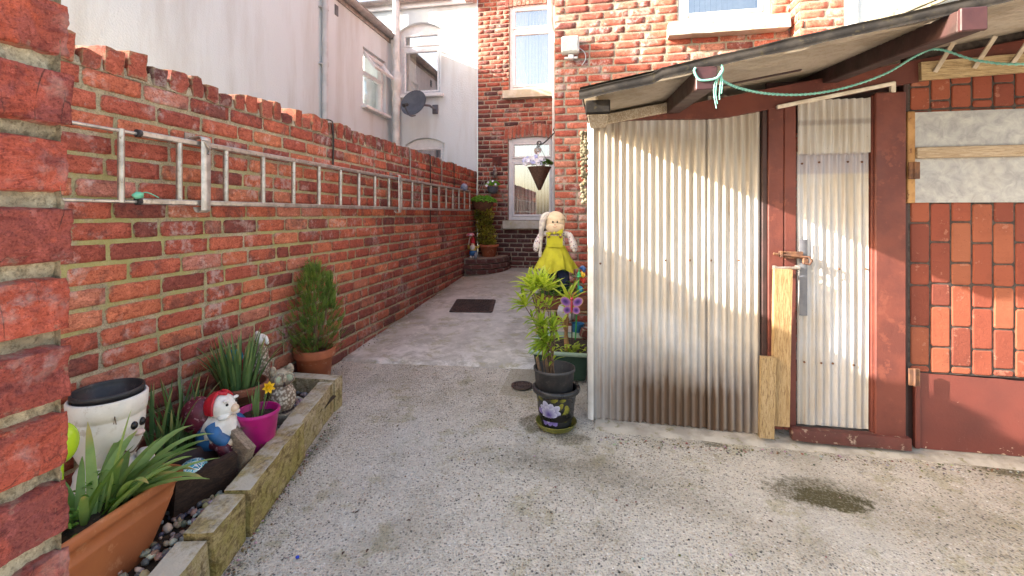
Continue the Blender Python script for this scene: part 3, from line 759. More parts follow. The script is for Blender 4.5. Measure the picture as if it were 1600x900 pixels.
f = MB(); f.tube([(-3.12, 6.66, 6.2), (-3.12, 6.66, .3)], .056, 16)
f.lathe([(.058, 3.42), (.078, 3.40), (.080, 3.22), (.075, 3.16), (.060, 3.12)], 16, (-3.12, 6.66, 0), cap0=False, cap1=False)
f.lathe([(.058, 3.02), (.070, 3.0), (.070, 2.90), (.060, 2.88)], 16, (-3.12, 6.66, 0), cap0=False, cap1=False)
f.tube([(-3.20, 6.68, 4.0), (-3.16, 6.66, 3.75), (-3.12, 6.66, 3.42)], .03, 10)
f.build('soil_pipe', M_pipew, root)
f = MB(); f.box((NX+.005, 5.21, 3.76), (.012, .07, .13), .002); f.build('air_vent', M_room, root)
# ------------------------------------------------------------------ the lean-to shed
SY = 2.48
def roofz(x, y): return 1.70+.158*x+.10*(y-SY)
M_red = plain('oxide_red_paint', (.160,.042,.028), (.115,.031,.023), scale=5, rough=.55, bscale=40, bstr=.5, c3=(.185,.052,.034))
M_redw = plain('worn_red_timber', (.13,.038,.03), (.09,.03,.024), scale=9, rough=.7, bscale=50, bstr=.5, c3=(.34,.25,.19))
M_drk = plain('dark_stained_timber', (.060,.028,.026), (.04,.022,.02), scale=9, rough=.6, bscale=50, bstr=.5)
M_felt = plain('black_felt', (.020,.019,.019), (.035,.032,.03), scale=14, rough=1.0, bstr=.6, c3=(.045,.04,.028), spec=.03)
def timbermat(name, c1, c2, dark, axis=2, st=1.0):
    t = NT(name); sc_ = [22, 22, 22]; sc_[axis] = 1.6
    p = t.scalev(t.oc(), tuple(sc_)); g = t.noise(3.2, 7, .6, p, 1.2); f = t.noise(12, 5, .7, p)
    col = t.mix(t.ramp(g, [(.43, 0.0), (.57, 1.0)]), c1, c2)
    col = t.mix(t.ramp(f, [(.50, 0.0), (.62, .7*st)]), col, dark)
    k = t.vor(4.2, 'F1', t.scalev(t.oc(), tuple(x*.8 if i != axis else 1.0 for i, x in enumerate((2, 2, 2)))))
    col = t.mix(t.ramp(k, [(.06, .8*st), (.13, 0.0)]), col, dark)
    sp = t.vor(95, 'F1', t.oc()); col = t.mix(t.ramp(sp, [(.08, .5*st), (.2, 0.0)]), col, dark)
    return t.fin(col, .8, t.bump(t.math('ADD', f, t.noise(90, 4, .7)), .4, .003), spec=.2)
M_pine = timbermat('raw_pine', (.44,.30,.155), (.35,.225,.105), (.16,.09,.042))
M_pineb = timbermat('weathered_pine_board', (.50,.38,.22), (.40,.29,.16), (.16,.11,.06), axis=0)
M_under = timbermat('old_white_timber', (.50,.44,.35), (.36,.29,.21), (.16,.11,.075), axis=1)
def corrmat(name, base, stain, tan, algae=1.0, trans=.12, bands=()):
    t = NT(name); p = t.wc(); S = t.sep(p)
    streak = t.noise(1.0, 6, .65, t.scalev(p, (26, 26, 1.1)))
    col = t.mix(t.ramp(t.noise(1.7, 5, .6, p), [(.42, 0.0), (.58, 1.0)]), base, tan)
    col = t.mix(t.ramp(streak, [(.49, 0.0), (.60, .5)]), col, t.mix(1.0, col, (.66,.58,.48), 'MULTIPLY'))
    # brown splash and algae staining that climbs from the ground, strongest towards the left sheet
    lo = t.math('ADD', S[2], t.math('MULTIPLY', t.math('SUBTRACT', streak, .5), .30))
    lo = t.math('ADD', lo, t.math('MULTIPLY', t.math('SUBTRACT', t.noise(3.2, 6, .6, p), .5), .28))
    a = t.math('MULTIPLY', t.mapr(lo, .56, .26), t.math('MULTIPLY', t.mapr(S[0], .90, .55, .45, 1.0), t.mapr(S[0], -.02, .25, .45, 1.0)))
    wv = t.math('SINE', t.math('MULTIPLY', S[0], 2*PI/.0375))
    a = t.math('MULTIPLY', a, t.mapr(wv, -1, 1, .75, 1.1))
    col = t.mix(t.math('MULTIPLY', a, 1.08*algae, clamp=True), col, stain)
    rs_ = t.noise(1.0, 5, .7, t.scalev(p, (75, 75, 1.4))); col = t.mix(t.math('MULTIPLY', t.ramp(rs_, [(.60, 0.0), (.66, .55)]), t.ramp(t.noise(2.6, 4, .6, p), [(.48, 0.0), (.58, 1.0)])), col, (.26,.13,.06))
    for z0, z1, c_, k_ in bands:      # rails behind the translucent sheet show through
        bd = t.math('MULTIPLY', t.mapr(S[2], z0-.006, z0+.006), t.mapr(S[2], z1+.006, z1-.006)); col = t.mix(t.math('MULTIPLY', bd, k_), col, c_)
    sp = t.vor(34, 'F1', p); col = t.mix(t.ramp(sp, [(.035, .55), (.08, 0.0)]), col, (.16,.09,.05))
    t.fin(col, .45, t.bump(t.noise(70, 4, .7, p), .2, .003), spec=.35)
    if trans:
        tr = t.n('ShaderNodeBsdfTranslucent'); t.put(tr.inputs[0], (.85,.72,.55)); mx = t.n('ShaderNodeMixShader'); mx.inputs[0].default_value = trans
        t.l(t.b.outputs[0], mx.inputs[1]); t.l(tr.outputs[0], mx.inputs[2]); t.l(mx.outputs[0], t.out.inputs[0])
    return t.m
M_corr = corrmat('corrugated_sheet', (.54,.535,.53), (.085,.048,.028), (.47,.43,.375), trans=.04)
M_corrd = corrmat('door_corrugated_sheet', (.55,.55,.56), (.22,.17,.12), (.50,.46,.41), algae=.45, trans=.04, bands=((1.395, 1.492, (.33,.31,.37), .7), (1.63, 1.655, (.24,.20,.19), .6)))
M_roofs = corrmat('roof_sheet', (.44,.385,.32), (.3,.2,.1), (.29,.245,.19), algae=0, trans=.22)
M_steel = plain('galvanised_fitting', (.42,.39,.36), (.30,.26,.22), scale=30, rough=.5, metal=.6, bstr=.3, c3=(.22,.11,.06))
M_rust = plain('rusty_steel', (.20,.095,.05), (.12,.06,.04), scale=30, rough=.8, metal=.2, bstr=.5)
def corr(mb, O, U, W, N, width, length, pitch=.0375, amp=.0072, per=8, nv=10, wob=.0055, seed=0, phase=0.0, ragged=0.0):
    O, U, W, N = Vector(O), Vector(U).normalized(), Vector(W).normalized(), Vector(N).normalized()
    n = int(width/pitch*per)
    def fn(a, b):
        u = a*width; l = b*length
        o = amp*math.sin(2*PI*u/pitch+phase)+wob*nz((u*2.2+seed, l*2.0, seed), 1.6)
        if ragged and b == 0: l += ragged*(.6*math.sin(2*PI*u/pitch)+nz((u*9, seed, 2), 3))
        return O+U*u+W*l+N*o
    mb.grid(fn, n, nv, True)
shed = thing('lean_to_shed', 'lean-to shed of pale corrugated sheet and red painted timber under an overhanging roof', 'shed', (.9, SY, .08))
X1, X2 = -.055, .795
zb = lambda x: .085+.012+.004*x
# corrugated front in two lapped sheets
m = MB(); corr(m, (X1+.012, SY, .102), (1,0,0), (0,0,1), (0,-1,0), .608, 1.60, seed=1, ragged=.011, nv=22); m.build('corrugated_sheet', M_corr, shed)
m = MB(); corr(m, (.545, SY-.010, .100), (1,0,0), (0,0,1), (0,-1,0), .248, 1.70, seed=2, ragged=.012, nv=22, phase=.3); m.build('corrugated_sheet', M_corr, shed)
m = MB(); corr(m, (X1, 4.04, .19), (0,-1,0), (0,0,1), (-1,0,0), 1.555, 1.50, seed=3, nv=12); m.build('side_sheet', M_corr, shed)
m = MB(); m.grid(lambda a, b: (X1-.004+.030*a, SY-.004-.012*math.sin(a*PI*.5)+.004*nz((b*3, 0, 0)), .10+1.585*b), 6, 14); m.build('corner_flashing', plain('pale_metal_strip', (.72,.70,.68), (.60,.57,.53), scale=6, rough=.5, bstr=.2), shed)
m = MB(); m.box((.83, SY+.16, .9), (.10, .06, 1.6), .004); m.box((2.1, SY+.40, .8), (1.3, .04, 1.4), .004); m.box((.4, SY+.05, 1.62), (.9, .05, .08), .003); m.box((1.15, SY+.06, 1.74), (.62, .02, .26), .003)  # last board is added to block the sunlit roof sheet above the door
m.build('framing_and_light_block', M_drk, shed)
# mossy broken edge of the side at the eaves
m = MB(); rr = random.Random(4)
for i in range(150):
    z = 1.64-rr.random()**1.3*.38; q = rr.uniform(.005, .014)
    m.ball((X1-.012-rr.random()*.028, SY-.01+rr.random()*.22, z), (q, q*1.2, q*.8), 8, 6, disp=lambda d: .35*nz(d*3+Vector((i, 0, 0))))
m.build('mossy_edge', plain('moss_and_lichen', (.20,.18,.13), (.085,.075,.05), scale=60, rough=.95, bstr=.9, c3=(.26,.22,.03)), shed)
# posts, lintel, threshold
def post(x0, x1, z0, z1, y, d, mt=M_red, nm='post'):
    m = MB(); m.box(((x0+x1)/2, y+d/2, (z0+z1)/2), (x1-x0, d, z1-z0), .004); return m.build(nm, mt, shed)
post(.797, .822, .11, 1.80, SY-.022, .09, M_drk)
post(.822, .893, .135, 1.82, SY-.030, .09)
post(.895, .950, .135, 1.83, SY-.028, .09)
m = MB(); P = []
for x in [-.04+.06*i for i in range(44)]:
    z1 = roofz(x, SY)-.012; z0 = z1-(.02+.082*min(1, max(0, (x-.15)/.45)))
    P += [(x, SY-.036, z0), (x, SY-.036, z1), (x, SY+.0, z0), (x, SY+.0, z1)]
m.add(P, [f for i in range(43) for f in ((4*i, 4*i+4, 4*i+5, 4*i+1), (4*i, 4*i+4, 4*i+6, 4*i+2), (4*i+1, 4*i+5, 4*i+7, 4*i+3))])
m.build('lintel_board', M_red, shed)
m = MB(); m.beam((.855, SY-.046, 1.722), (1.362, SY-.046, 1.812), .022, .018, .003); m.beam((1.353, SY-.046, 1.752), (1.353, SY-.046, 1.818), .02, .02, .002)
m.build('white_trim', plain('white_trim', (.78,.72,.62), (.62,.54,.44), rough=.5), shed)
m = MB(); rough_block(m, (1.165, SY-.055, .135), (.50, .05, .058), .003, (16, 4, 4), None, .2, 16); m.build('threshold', M_redw, shed)
# narrow door: red stile and corrugated leaf with bolt
m = MB(); m.box((1.340, SY-.036, .96), (.128, .045, 1.62), .005); m.box((1.277, SY-.026, .96), (.016, .03, 1.60), .003)
m.box((1.11, SY+.012, 1.45), (.34, .03, .10), .003); m.box((1.11, SY+.012, .42), (.34, .03, .10), .003); m.box((1.11, SY+.012, .95), (.34, .03, .10), .003)
door = m.build('door', M_red, shed)
m = MB(); corr(m, (.956, SY-.018, .168), (1,0,0), (0,0,1), (0,-1,0), .308, 1.335, pitch=.0335, seed=6, nv=14, ragged=.004); m.build('corrugated_sheet', M_corrd, door)
m = MB(); corr(m, (.954, SY-.032, 1.49), (1,0,0), (0,0,1), (0,-1,0), .312, .262, pitch=.0335, seed=7, nv=4, ragged=.003); m.build('upper_sheet', M_corrd, door)
m = MB(); m.grid(lambda a, b: (.958+.036*a, SY-.040-.004*math.sin(a*PI), .705+.37*b), 4, 6); m.build('lead_strip', plain('lead_strip', (.16,.165,.185), (.12,.12,.14), rough=.5, metal=.3, bstr=.3), door)
m = MB(); m.tube([(.835, SY-.062, 1.006), (.985, SY-.066, .990)], .0065, 8); m.box((.925, SY-.056, 1.000), (.085, .012, .034), .002); m.box((.87, SY-.056, 1.004), (.012, .03, .03), .002)
m.tube([(.965, SY-.075, .994), (.985, SY-.085, .994), (.995, SY-.085, .975), (.985, SY-.085, .958), (.968, SY-.080, .962)], .005, 8)
m.box((.975, SY-.066, .972), (.026, .016, .030), .004)
m.build('bolt', M_rust, door)
m = MB(); m.tube([(.838, SY-.062, .936), (.952, SY-.062, .938)], .0075, 8); m.box((.845, SY-.05, .936), (.014, .03, .02), .002); m.box((.945, SY-.05, .938), (.014, .03, .02), .002)
m.build('bar', M_steel, shed)
for (x, z) in ((.007, .935), (.161, .955), (.338, .958), (.457, .961), (.56, .962), (.692, .965)):
    m = MB(); m.lathe([(.0055, 0), (.006, .003), (.003, .006)], 8); m.M = Matrix.Identity(4)
    for i, p in enumerate(m.v): m.v[i] = Vector((x+p.x, SY-.010-p.z, z+p.y))
    m.build('screw', M_rust, shed)
for (x, z) in ((1.138, .934), (1.253, .936), (.985, .475), (1.06, .475), (1.11, .476), (1.20, .474), (.975, 1.445), (1.05, 1.45), (1.175, 1.45), (1.235, 1.448)):
    m = MB(); m.lathe([(.005, 0), (.0055, .003), (.003, .006)], 8)
    for i, p in enumerate(m.v): m.v[i] = Vector((x+p.x, SY-.026-p.z, z+p.y))
    m.build('screw', M_rust, door)
# side door: vertical brick-pattern panel, lower board, galvanised sheet
PX0, PX1 = 1.432, 2.62
m = MB(); m.box((PX0-.006, SY+.004, 1.0), (.02, .04, 1.85), .003); m.box(((PX0+PX1)/2, SY+.02, 1.05), (PX1-PX0, .03, 1.9), 0)
sd = m.build('side_door', M_drk, shed)
B = MB(); rr = random.Random(3); cp_ = .0835
odd = [.452, .487, .671, .865, .969, 1.159, 1.30, 1.50, 1.69, 1.80, 1.98, 2.12]; even = [.452, .574, .765, .872, 1.066, 1.25, 1.45, 1.69, 1.73, 1.90, 2.08]
odd = [z for z in odd]; k = 0; x = PX0+.012
def slip(B, x0, z0, x1, z1, y):
    j = .0040; x0 += j; x1 -= j; z0 += j; z1 -= j; n = 7; r = .010; c = (rr.random(), rr.random(), 0); P = []; Cc = []
    ring = []
    for (cx, cz, a0) in ((x1-r, z1-r, 0), (x0+r, z1-r, 90), (x0+r, z0+r, 180), (x1-r, z0+r, 270)):
        for i in range(4):
            a = rad(a0+30*i); ring.append((cx+r*math.cos(a)+.0012*rr.uniform(-1, 1), cz+r*math.sin(a)+.0012*rr.uniform(-1, 1)))
    m = len(ring); cx, cz = (x0+x1)/2, (z0+z1)/2; t1 = rr.uniform(-.0012, .0012)
    for (q, yy) in ((1.0, .006), (1.0, -.001), (.93, -.004+t1)):
        for (px, pz) in ring:
            dx, dz = px-cx, pz-cz
            if q < 1: dx -= math.copysign(min(.004, abs(dx)), dx); dz -= math.copysign(min(.004, abs(dz)), dz)
            P.append((cx+dx, y+yy, cz+dz)); Cc.append((c[0], c[1], 0))
    F = [(l*m+i, l*m+(i+1) % m, (l+1)*m+(i+1) % m, (l+1)*m+i) for l in range(2) for i in range(m)]+[tuple(range(2*m, 3*m))]
    B.add(P, F, False, Cc)
while x < PX1-.05:
    zs = odd if k % 2 == 0 else even
    top = roofz(x+.04, SY)-.035; dz = rr.uniform(-.004, .004)
    for a, b in zip(zs[:-1], zs[1:]):
        z0 = a+(dz if a > .46 else 0); z1 = min(b+dz, top)
        if z1-z0 > .03: slip(B, x, z0, x+cp_, z1, SY-.010)
    x += cp_; k += 1
t = NT('red_brick_pattern'); c, r, g, e = t.attr()
col = t.ramp(r, [(0, (.18,.050,.034)), (.4, (.24,.062,.038)), (.8, (.28,.080,.045)), (1, (.29,.10,.055))])
col = t.mix(t.ramp(t.noise(12, 6, .65), [(.5, 0.0), (.72, .5)]), col, t.mix(1.0, col, (.6,.55,.6), 'MULTIPLY'))
col = t.mix(t.ramp(t.noise(24, 7, .7), [(.60, 0.0), (.64, .45)]), col, (.42,.20,.14))
col = t.mix(t.ramp(t.vor(60, 'F1'), [(.05, .7), (.12, 0.0)]), col, (.05,.02,.018))
t.fin(col, .75, t.bump(t.noise(55, 7, .75), .7, .004), spec=.2)
mj = MB(); mj.box(((PX0+PX1)/2, SY-.004, 1.26), (PX1-PX0-.01, .008, 1.62), 0)
build_multi('brick_pattern_panel', [(B, t.m), (mj, plain('grey_joint', (.050,.040,.036), (.09,.07,.06), scale=40, rough=.9, bstr=.4))], sd)
m = MB()
def lb(a, b):
    x = PX0+.028+a*(PX1-PX0-.03); return (x, SY-.018, .098+.356*b-(.035*a if b > .9 else 0)+(.004*nz((x*12, 0, 0)) if b in (0, 1) else 0))
m.grid(lb, 40, 6, False); m.box((PX0+.034, SY-.022, .275), (.022, .022, .35), .003)
t = NT('chipped_red_board'); p = t.oc()
col = t.mix(t.ramp(t.noise(4, 5), [(.4, 0.0), (.7, 1.0)]), (.155,.036,.026), (.115,.028,.022))
z = t.sep(t.wc())[2]
ch = t.math('ADD', t.noise(22, 6, .7, dist=.6), t.mapr(z, .10, .20, .12, 0))
col = t.mix(t.ramp(ch, [(.705, 0.0), (.72, 1.0)]), col, (.52,.38,.27))
col = t.mix(t.ramp(t.noise(55, 3, .6), [(.72, 0.0), (.76, .7)]), col, (.50,.36,.27))
t.fin(col, .5, t.bump(t.noise(60, 5, .7), .4, .003)); m.build('lower_board', t.m, sd)
m = MB(); m.grid(lambda a, b: (1.452+a*1.1, SY-.024+.003*nz((a*6, b*3, 1)), 1.252+.424*b), 24, 10)
t = NT('galvanised_spangle'); v1 = t.vor(26, 'F1', out='Color'); cs = t.n('ShaderNodeSeparateColor'); t.l(v1, cs.inputs[0])
nn = t.math('ADD', t.math('MULTIPLY', cs.outputs[0], .08), t.noise(17, 7, .68, dist=.8))
col = t.ramp(nn, [(.36, (.27,.265,.265)), (.55, (.37,.36,.35)), (.72, (.46,.45,.42))])
col = t.mix(t.ramp(t.noise(3, 6), [(.5, 0.0), (.7, .5)]), col, (.46,.42,.36))
t.fin(col, .55, t.bump(nn, .25, .003), .25, .4); m.build('galvanised_sheet', t.m, sd)
m = MB(); m.box((1.437, SY-.026, 1.465), (.032, .022, .43), .003); m.build('edge_batten', plain('ochre_timber', (.45,.25,.10), (.33,.17,.065), scale=14, rough=.75, bstr=.5, c3=(.16,.07,.04)), sd)
m = MB(); m.beam((1.455, SY-.036, 1.484), (2.56, SY-.036, 1.487), .018, .052, .003); m.build('cross_batten', timbermat('tan_batten', (.45,.36,.26), (.36,.27,.18), (.2,.13,.08), axis=0), sd)
for z in (1.40, .445):
    m = MB(); m.box((1.418, SY-.066, z), (.020, .008, .078), .001); m.tube([(1.431, SY-.070, z-.04), (1.431, SY-.070, z+.04)], .006, 8); m.box((1.443, SY-.064, z), (.018, .012, .078), .001)
    m.build('hinge', M_rust, sd)
# roof: sheets whose corrugations run along the slope, felt-black front edge, rafters poking out
RB = 3.95
def roofp(x, y, n=0): return Vector((x, y, roofz(x, y)+n))
fy = lambda x: 1.75-.10*(x+.05)
m = MB()
def rs(a, b):
    x = -.06+3.0*a; y = fy(x)+.03+(RB-fy(x))*b
    return roofp(x, y, .042+.0095*math.sin(y*2*PI/.0375)+.006*nz((x*1.5, y*2, 0)))
m.grid(rs, 40, 470); m.build('roof_sheet', M_roofs, shed)
m = MB()
def re(a, b):
    x = -.075+3.0*a; t_ = b*1.0
    lap = .012 if x > .22 else 0
    y = fy(x)-.004+(.05*t_ if b > .55 else 0)-lap*.3; z = roofz(x, y)+.018+.045*min(1, b/.55)+lap+.004*nz((x*7, b*2, 3))-.004*max(0, math.sin(b*14))*(b < .55)
    return (x, y+.003*math.sin(b*22), z)
m.grid(re, 90, 14)
m.grid(lambda a, b: tuple(roofp(-.075+3.0*a, fy(-.075+3*a)+.05+(RB-1.7)*b, .075+.004*nz((a*9, b*9, 5)))), 30, 12)
m.build('roof_felt', M_felt, shed)
def rafter(x, y0, y1, w, h, mt, nm='rafter', dz=0):
    m = MB(); m.beam(roofp(x, y0, .034-h/2+dz), roofp(x, y1, .034-h/2+dz), w, h, .004); return m.build(nm, mt, shed)
rafter(-.005, 1.88, 3.9, .085, .062, M_under, dz=-.012)
rafter(.372, 1.715, 3.9, .066, .075, M_drk)
rafter(1.095, 1.60, 3.9, .066, .066, M_drk, dz=-.006)
rafter(1.95, 1.75, 3.9, .07, .08, M_drk)
m = MB(); m.box((-.005, 1.865, roofz(0, 1.87)-.010), (.098, .035, .052), .004); m.build('rafter_cap', M_felt, shed)
m = MB(); m.box((.372, 1.706, roofz(.372, 1.7)-.003), (.072, .014, .082), .003); m.build('rafter_end', plain('purple_brown_paint', (.055,.020,.023), (.04,.016,.018), rough=.5, bstr=.3), shed)
m = MB(); m.box((1.095, 1.592, roofz(1.095, 1.6)-.005), (.070, .014, .070), .003); m.build('rafter_end', plain('purple_brown_paint', (.060,.022,.023), (.045,.016,.018), rough=.5, bstr=.3), shed)
m = MB(); m.beam(roofp(.42, 2.02, -.001), roofp(.80, 2.02, -.001), .016, .006, .002); m.build('patch_strip', M_drk, shed)
m = MB(); m.beam((.0, SY-.05, roofz(0, SY)-.012), (.42, SY-.05, roofz(.42, SY)-.012), .03, .05, .003); m.build('wall_plate', M_under, shed)
# peg board
m = MB(); rough_block(m, (1.98, SY-.045, 1.879), (1.03, .022, .084), .0015, (30, 3, 5), (0, -.035, 0), .12, 9); pb = m.build('peg_board', M_pineb, shed)
for (x, z) in ((1.515, 1.850), (1.668, 1.858), (1.812, 1.866), (1.96, 1.872), (2.11, 1.878)):
    m = MB(); m.beam((x, SY-.062, z), (x+.045, SY-.115, z+.125), .019, .008, .002, (0,-1,0)); m.build('peg', plain('peg_wood', (.50,.43,.34), (.38,.31,.23), rough=.7), pb)

# ------------------------------------------------------------------ two offcuts leaning on the shed, and the clothes line
m = MB(); rough_block(m, (.8655, 2.408, .552), (.078, .030, .765), .0009, (4, 3, 16), (.045, 0, .0), .06, 9)
solo(m, 'timber_plank', M_pine, 'tall knotty pine plank leaning on the red post under the door bolt', 'plank', (.8655, 2.40, .17))
m = MB(); rough_block(m, (.798, 2.395, .312), (.066, .028, .398), .0012, (4, 3, 12), (.06, .0, 0), .06, 9)
solo(m, 'timber_plank', timbermat('sawn_pine', (.42,.30,.165), (.36,.25,.125), (.15,.09,.045), st=1.3), 'short stained pine offcut standing against the lower edge of the corrugated sheet', 'plank', (.798, 2.39, .11))
def spline(pts, n=8):
    pts = [Vector(p) for p in pts]; out = []
    for i in range(len(pts)-1):
        p0 = pts[max(i-1, 0)]; p1 = pts[i]; p2 = pts[i+1]; p3 = pts[min(i+2, len(pts)-1)]
        for k in range(n):
            t_ = k/n; out.append(.5*((2*p1)+(p2-p0)*t_+(2*p0-5*p1+4*p2-p3)*t_*t_+(3*p1-p0-3*p2+p3)*t_**3))
    return out+[pts[-1]]
m = MB(); ln = [(.424,1.735,1.68),(.509,1.82,1.668),(.66,1.95,1.672),(.839,2.05,1.688),(1.028,2.15,1.734),(1.215,2.23,1.805),(1.366,2.28,1.893),(1.43,2.26,1.905),(1.536,2.2,1.829),(1.66,2.12,1.785),(1.9,2.0,1.79),(2.3,1.9,1.84)]
pts = spline(ln, 16); m.tube(pts, .0042, 6)
for s in (0, 1):
    tw = [p+Vector((0, .0035*math.cos(i*1.1+s*PI), .0035*math.sin(i*1.1+s*PI))) for i, p in enumerate(spline(ln, 24))]; m.tube(tw, .0028, 5)
m.tube(spline([(.334,1.70,1.715),(.330,1.695,1.70),(.345,1.694,1.672),(.372,1.694,1.668),(.405,1.694,1.675),(.424,1.70,1.70),(.42,1.70,1.72)], 6), .0045, 6)
for dx, dz in ((0, -.115), (.012, -.10), (-.006, -.13), (.018, -.06)):
    m.tube(spline([(.418,1.70,1.70),(.405+dx,1.698,1.66),(.402+dx,1.70,1.62),(.408+dx*.6,1.702,1.70+dz)], 8), .0021, 5)
solo(m, 'clothes_line', plain('teal_rope', (.14,.40,.34), (.22,.50,.43), scale=60, rough=.8, bstr=.6), 'teal rope clothes line tied to the rafter end and sagging across the shed front', 'clothes line', (.42, 1.73, 1.68))
# ------------------------------------------------------------------ materials of the small things
M_alu = plain('weathered_aluminium', (.50,.48,.45), (.36,.34,.31), scale=20, rough=.42, metal=.75, bstr=.15, c3=(.25,.22,.18))
M_terra = plain('terracotta_plastic', (.46,.155,.058), (.40,.125,.048), scale=5, rough=.5, bstr=.1, c3=(.50,.20,.095))
M_clay = plain('terracotta_clay', (.40,.115,.05), (.32,.09,.042), scale=8, rough=.75, bstr=.25, c3=(.48,.24,.15))
M_clayd = plain('dark_clay', (.22,.075,.04), (.14,.05,.032), scale=12, rough=.8, bstr=.4, c3=(.30,.16,.10))
M_soil = plain('soil', (.030,.020,.014), (.055,.036,.024), scale=40, rough=.95, bscale=90, bstr=1.0, c3=(.11,.08,.055))
M_black = plain('black_plastic', (.022,.022,.026), (.032,.031,.035), scale=15, rough=.5, bstr=.08, c3=(.06,.055,.055))
M_wire = plain('black_wire', (.02,.018,.018), (.04,.035,.03), rough=.6)
M_lily = leafmat('strap_leaf', (.10,.20,.045), (.34,.48,.17), (.48,.40,.16), trans=.35)
M_daff = leafmat('daffodil_leaf', (.06,.13,.05), (.16,.26,.09), (.36,.34,.15), trans=.25)
M_oleander = leafmat('bright_narrow_leaf', (.22,.34,.035), (.50,.58,.09), (.52,.50,.12), trans=.4)
M_fir = leafmat('conifer_spray', (.06,.125,.030), (.25,.36,.075), (.32,.39,.12), trans=.3)
M_ivy = leafmat('yellow_green_leaf', (.13,.14,.025), (.52,.47,.09), (.40,.30,.09), trans=.4)
M_herb = leafmat('fresh_green_leaf', (.055,.15,.022), (.15,.30,.045), trans=.3)
M_stem = plain('brown_stem', (.20,.12,.07), (.13,.08,.05), scale=40, rough=.8, bstr=.4)
M_yel = plain('yellow_petal', (.80,.50,.015), (.72,.42,.012), rough=.6)
M_petw = plain('white_petal', (.80,.78,.80), (.70,.66,.78), rough=.6); M_petl = plain('lilac_petal', (.42,.42,.72), (.60,.58,.80), rough=.6)
M_vc = vcol('painted_ornament', .4, .12)
rr = random.Random(77)
def disc(mb, c, r, n=24, bumpz=.006):
    mb.grid(lambda a, b: (c[0]+r*b*math.cos(a*2*PI), c[1]+r*b*math.sin(a*2*PI), c[2]+bumpz*nz((c[0]+r*b*math.cos(a*2*PI), c[1]+r*b*math.sin(a*2*PI), 1), 35)), n, 6)
def pot(parent, name, mat, h, r0, r1, c=(0,0,0), rimh=.03, rimo=.008, wall=.006, depth=None, n=40, sx=1, sy=1, collar=True):
    depth = depth or h*.8
    pr = [(r0*.0, 0), (r0-.006, 0), (r0, .006)]
    if collar: pr += [(r0+(r1-r0)*(h-rimh)/h-.001, h-rimh-.003), (r1+rimo-.002, h-rimh), (r1+rimo, h-rimh+.004), (r1+rimo+.001, h-.006), (r1+rimo-.002, h), (r1-wall+.002, h), (r1-wall, h-.004)]
    else: pr += [(r1-.002, h-.02), (r1+rimo, h-.014), (r1+rimo, h-.003), (r1+rimo-.003, h), (r1-wall+.002, h), (r1-wall, h-.004)]
    rb = r0+(r1-r0)*(h-depth)/h-wall; pr += [(rb, h-depth)]
    m = MB(); m.lathe(pr, n, c, sx=sx, sy=sy, cap0=False, cap1=True); return m.build(name, mat, parent)
def soil(parent, c, r, sx=1, sy=1):
    m = MB(); m.grid(lambda a, b: (c[0]+r*b*math.cos(a*2*PI)*sx, c[1]+r*b*math.sin(a*2*PI)*sy, c[2]+.010*nz((r*b*math.cos(a*6.283)+c[0], r*b*math.sin(a*6.283)+c[1], 2), 40)), 40, 10)
    return m.build('soil', M_soil, parent)
def world(mb, root):                        # builders of local shapes: shift to the thing's place
    for i, p in enumerate(mb.v): mb.v[i] = p+root.location
    return mb

# ------------------------------------------------------------------ ladder hung on the yard wall
LX = -1.785
root = thing('ladder', 'grey aluminium extension ladder hung sideways on the boundary wall', 'ladder', (LX, 1.5, 1.38))
for z in (1.517, 1.249):
    m = MB(); m.beam((LX, 1.485, z), (LX, 6.20, z), .026, .024, .004); m.build('rail', M_alu, root)
    m = MB(); m.beam((LX-.004, .50, z-.002), (LX-.004, 3.95, z-.002), .016, .012, .003); m.build('inner_rail', M_alu, root)
y = 1.664
ys_ = [1.42-.25*3, 1.42-.5, 1.42-.25, 1.42]
for yy in ys_+[y+.25*i for i in range(19)]:
    if yy > 6.2: break
    m = MB(); m.tube([(LX, yy, 1.243), (LX, yy, 1.523)], .0125 if yy > 1.5 else .0115, 10); m.build('rung', M_alu, root)
for z in (1.517, 1.249):
    m = MB(); m.tube([(LX, 1.478, z), (LX, 1.494, z)], .0155, 10); m.build('rail_end', M_black, root)
def bracket(y, wd, lab):
    rt = thing('ladder_bracket', lab, 'bracket', (WX, y, 1.38), 'brackets holding the ladder')
    prof = [(WX+.003, 1.535), (WX+.03, 1.547), (LX+.004, 1.552), (LX+.020, 1.548), (LX+.027, 1.535), (LX+.0265, 1.50), (LX+.0265, 1.24), (LX+.022, 1.218), (LX+.010, 1.208), (LX-.006, 1.214), (LX-.016, 1.230)]
    prof = [(p.x, p.z) for p in spline([(a, 0, b) for a, b in prof], 4)]
    P = []; 
    for (x, z) in prof: P += [(x, y-wd/2, z), (x, y+wd/2, z), (x-.003, y+wd/2, z-.003), (x-.003, y-wd/2, z-.003)]
    F = [(4*i+k, 4*i+(k+1) % 4, 4*i+4+(k+1) % 4, 4*i+4+k) for i in range(len(prof)-1) for k in range(4)]
    m = MB(); m.add(P, F, True); m.build('strap', plain('flat_metal_strap', (.60,.57,.53), (.45,.42,.38), scale=24, rough=.45, metal=.5, bstr=.2), rt)
    m = MB(); m.box((WX+.004, y, 1.545), (.008, wd*1.1, .05), .002); m.build('wall_plate', M_steel, rt)
    m = MB(); m.tube(spline([(LX+.03, y-.012, 1.525), (LX+.035, y+.006, 1.50), (LX+.03, y+.016, 1.485), (LX+.034, y+.004, 1.47)], 5), .004, 6); m.build('tie', M_steel, rt)
bracket(1.775, .050, 'near flat metal strap bracket looped over the ladder rails')
bracket(3.83, .055, 'farther metal strap bracket halfway along the ladder')
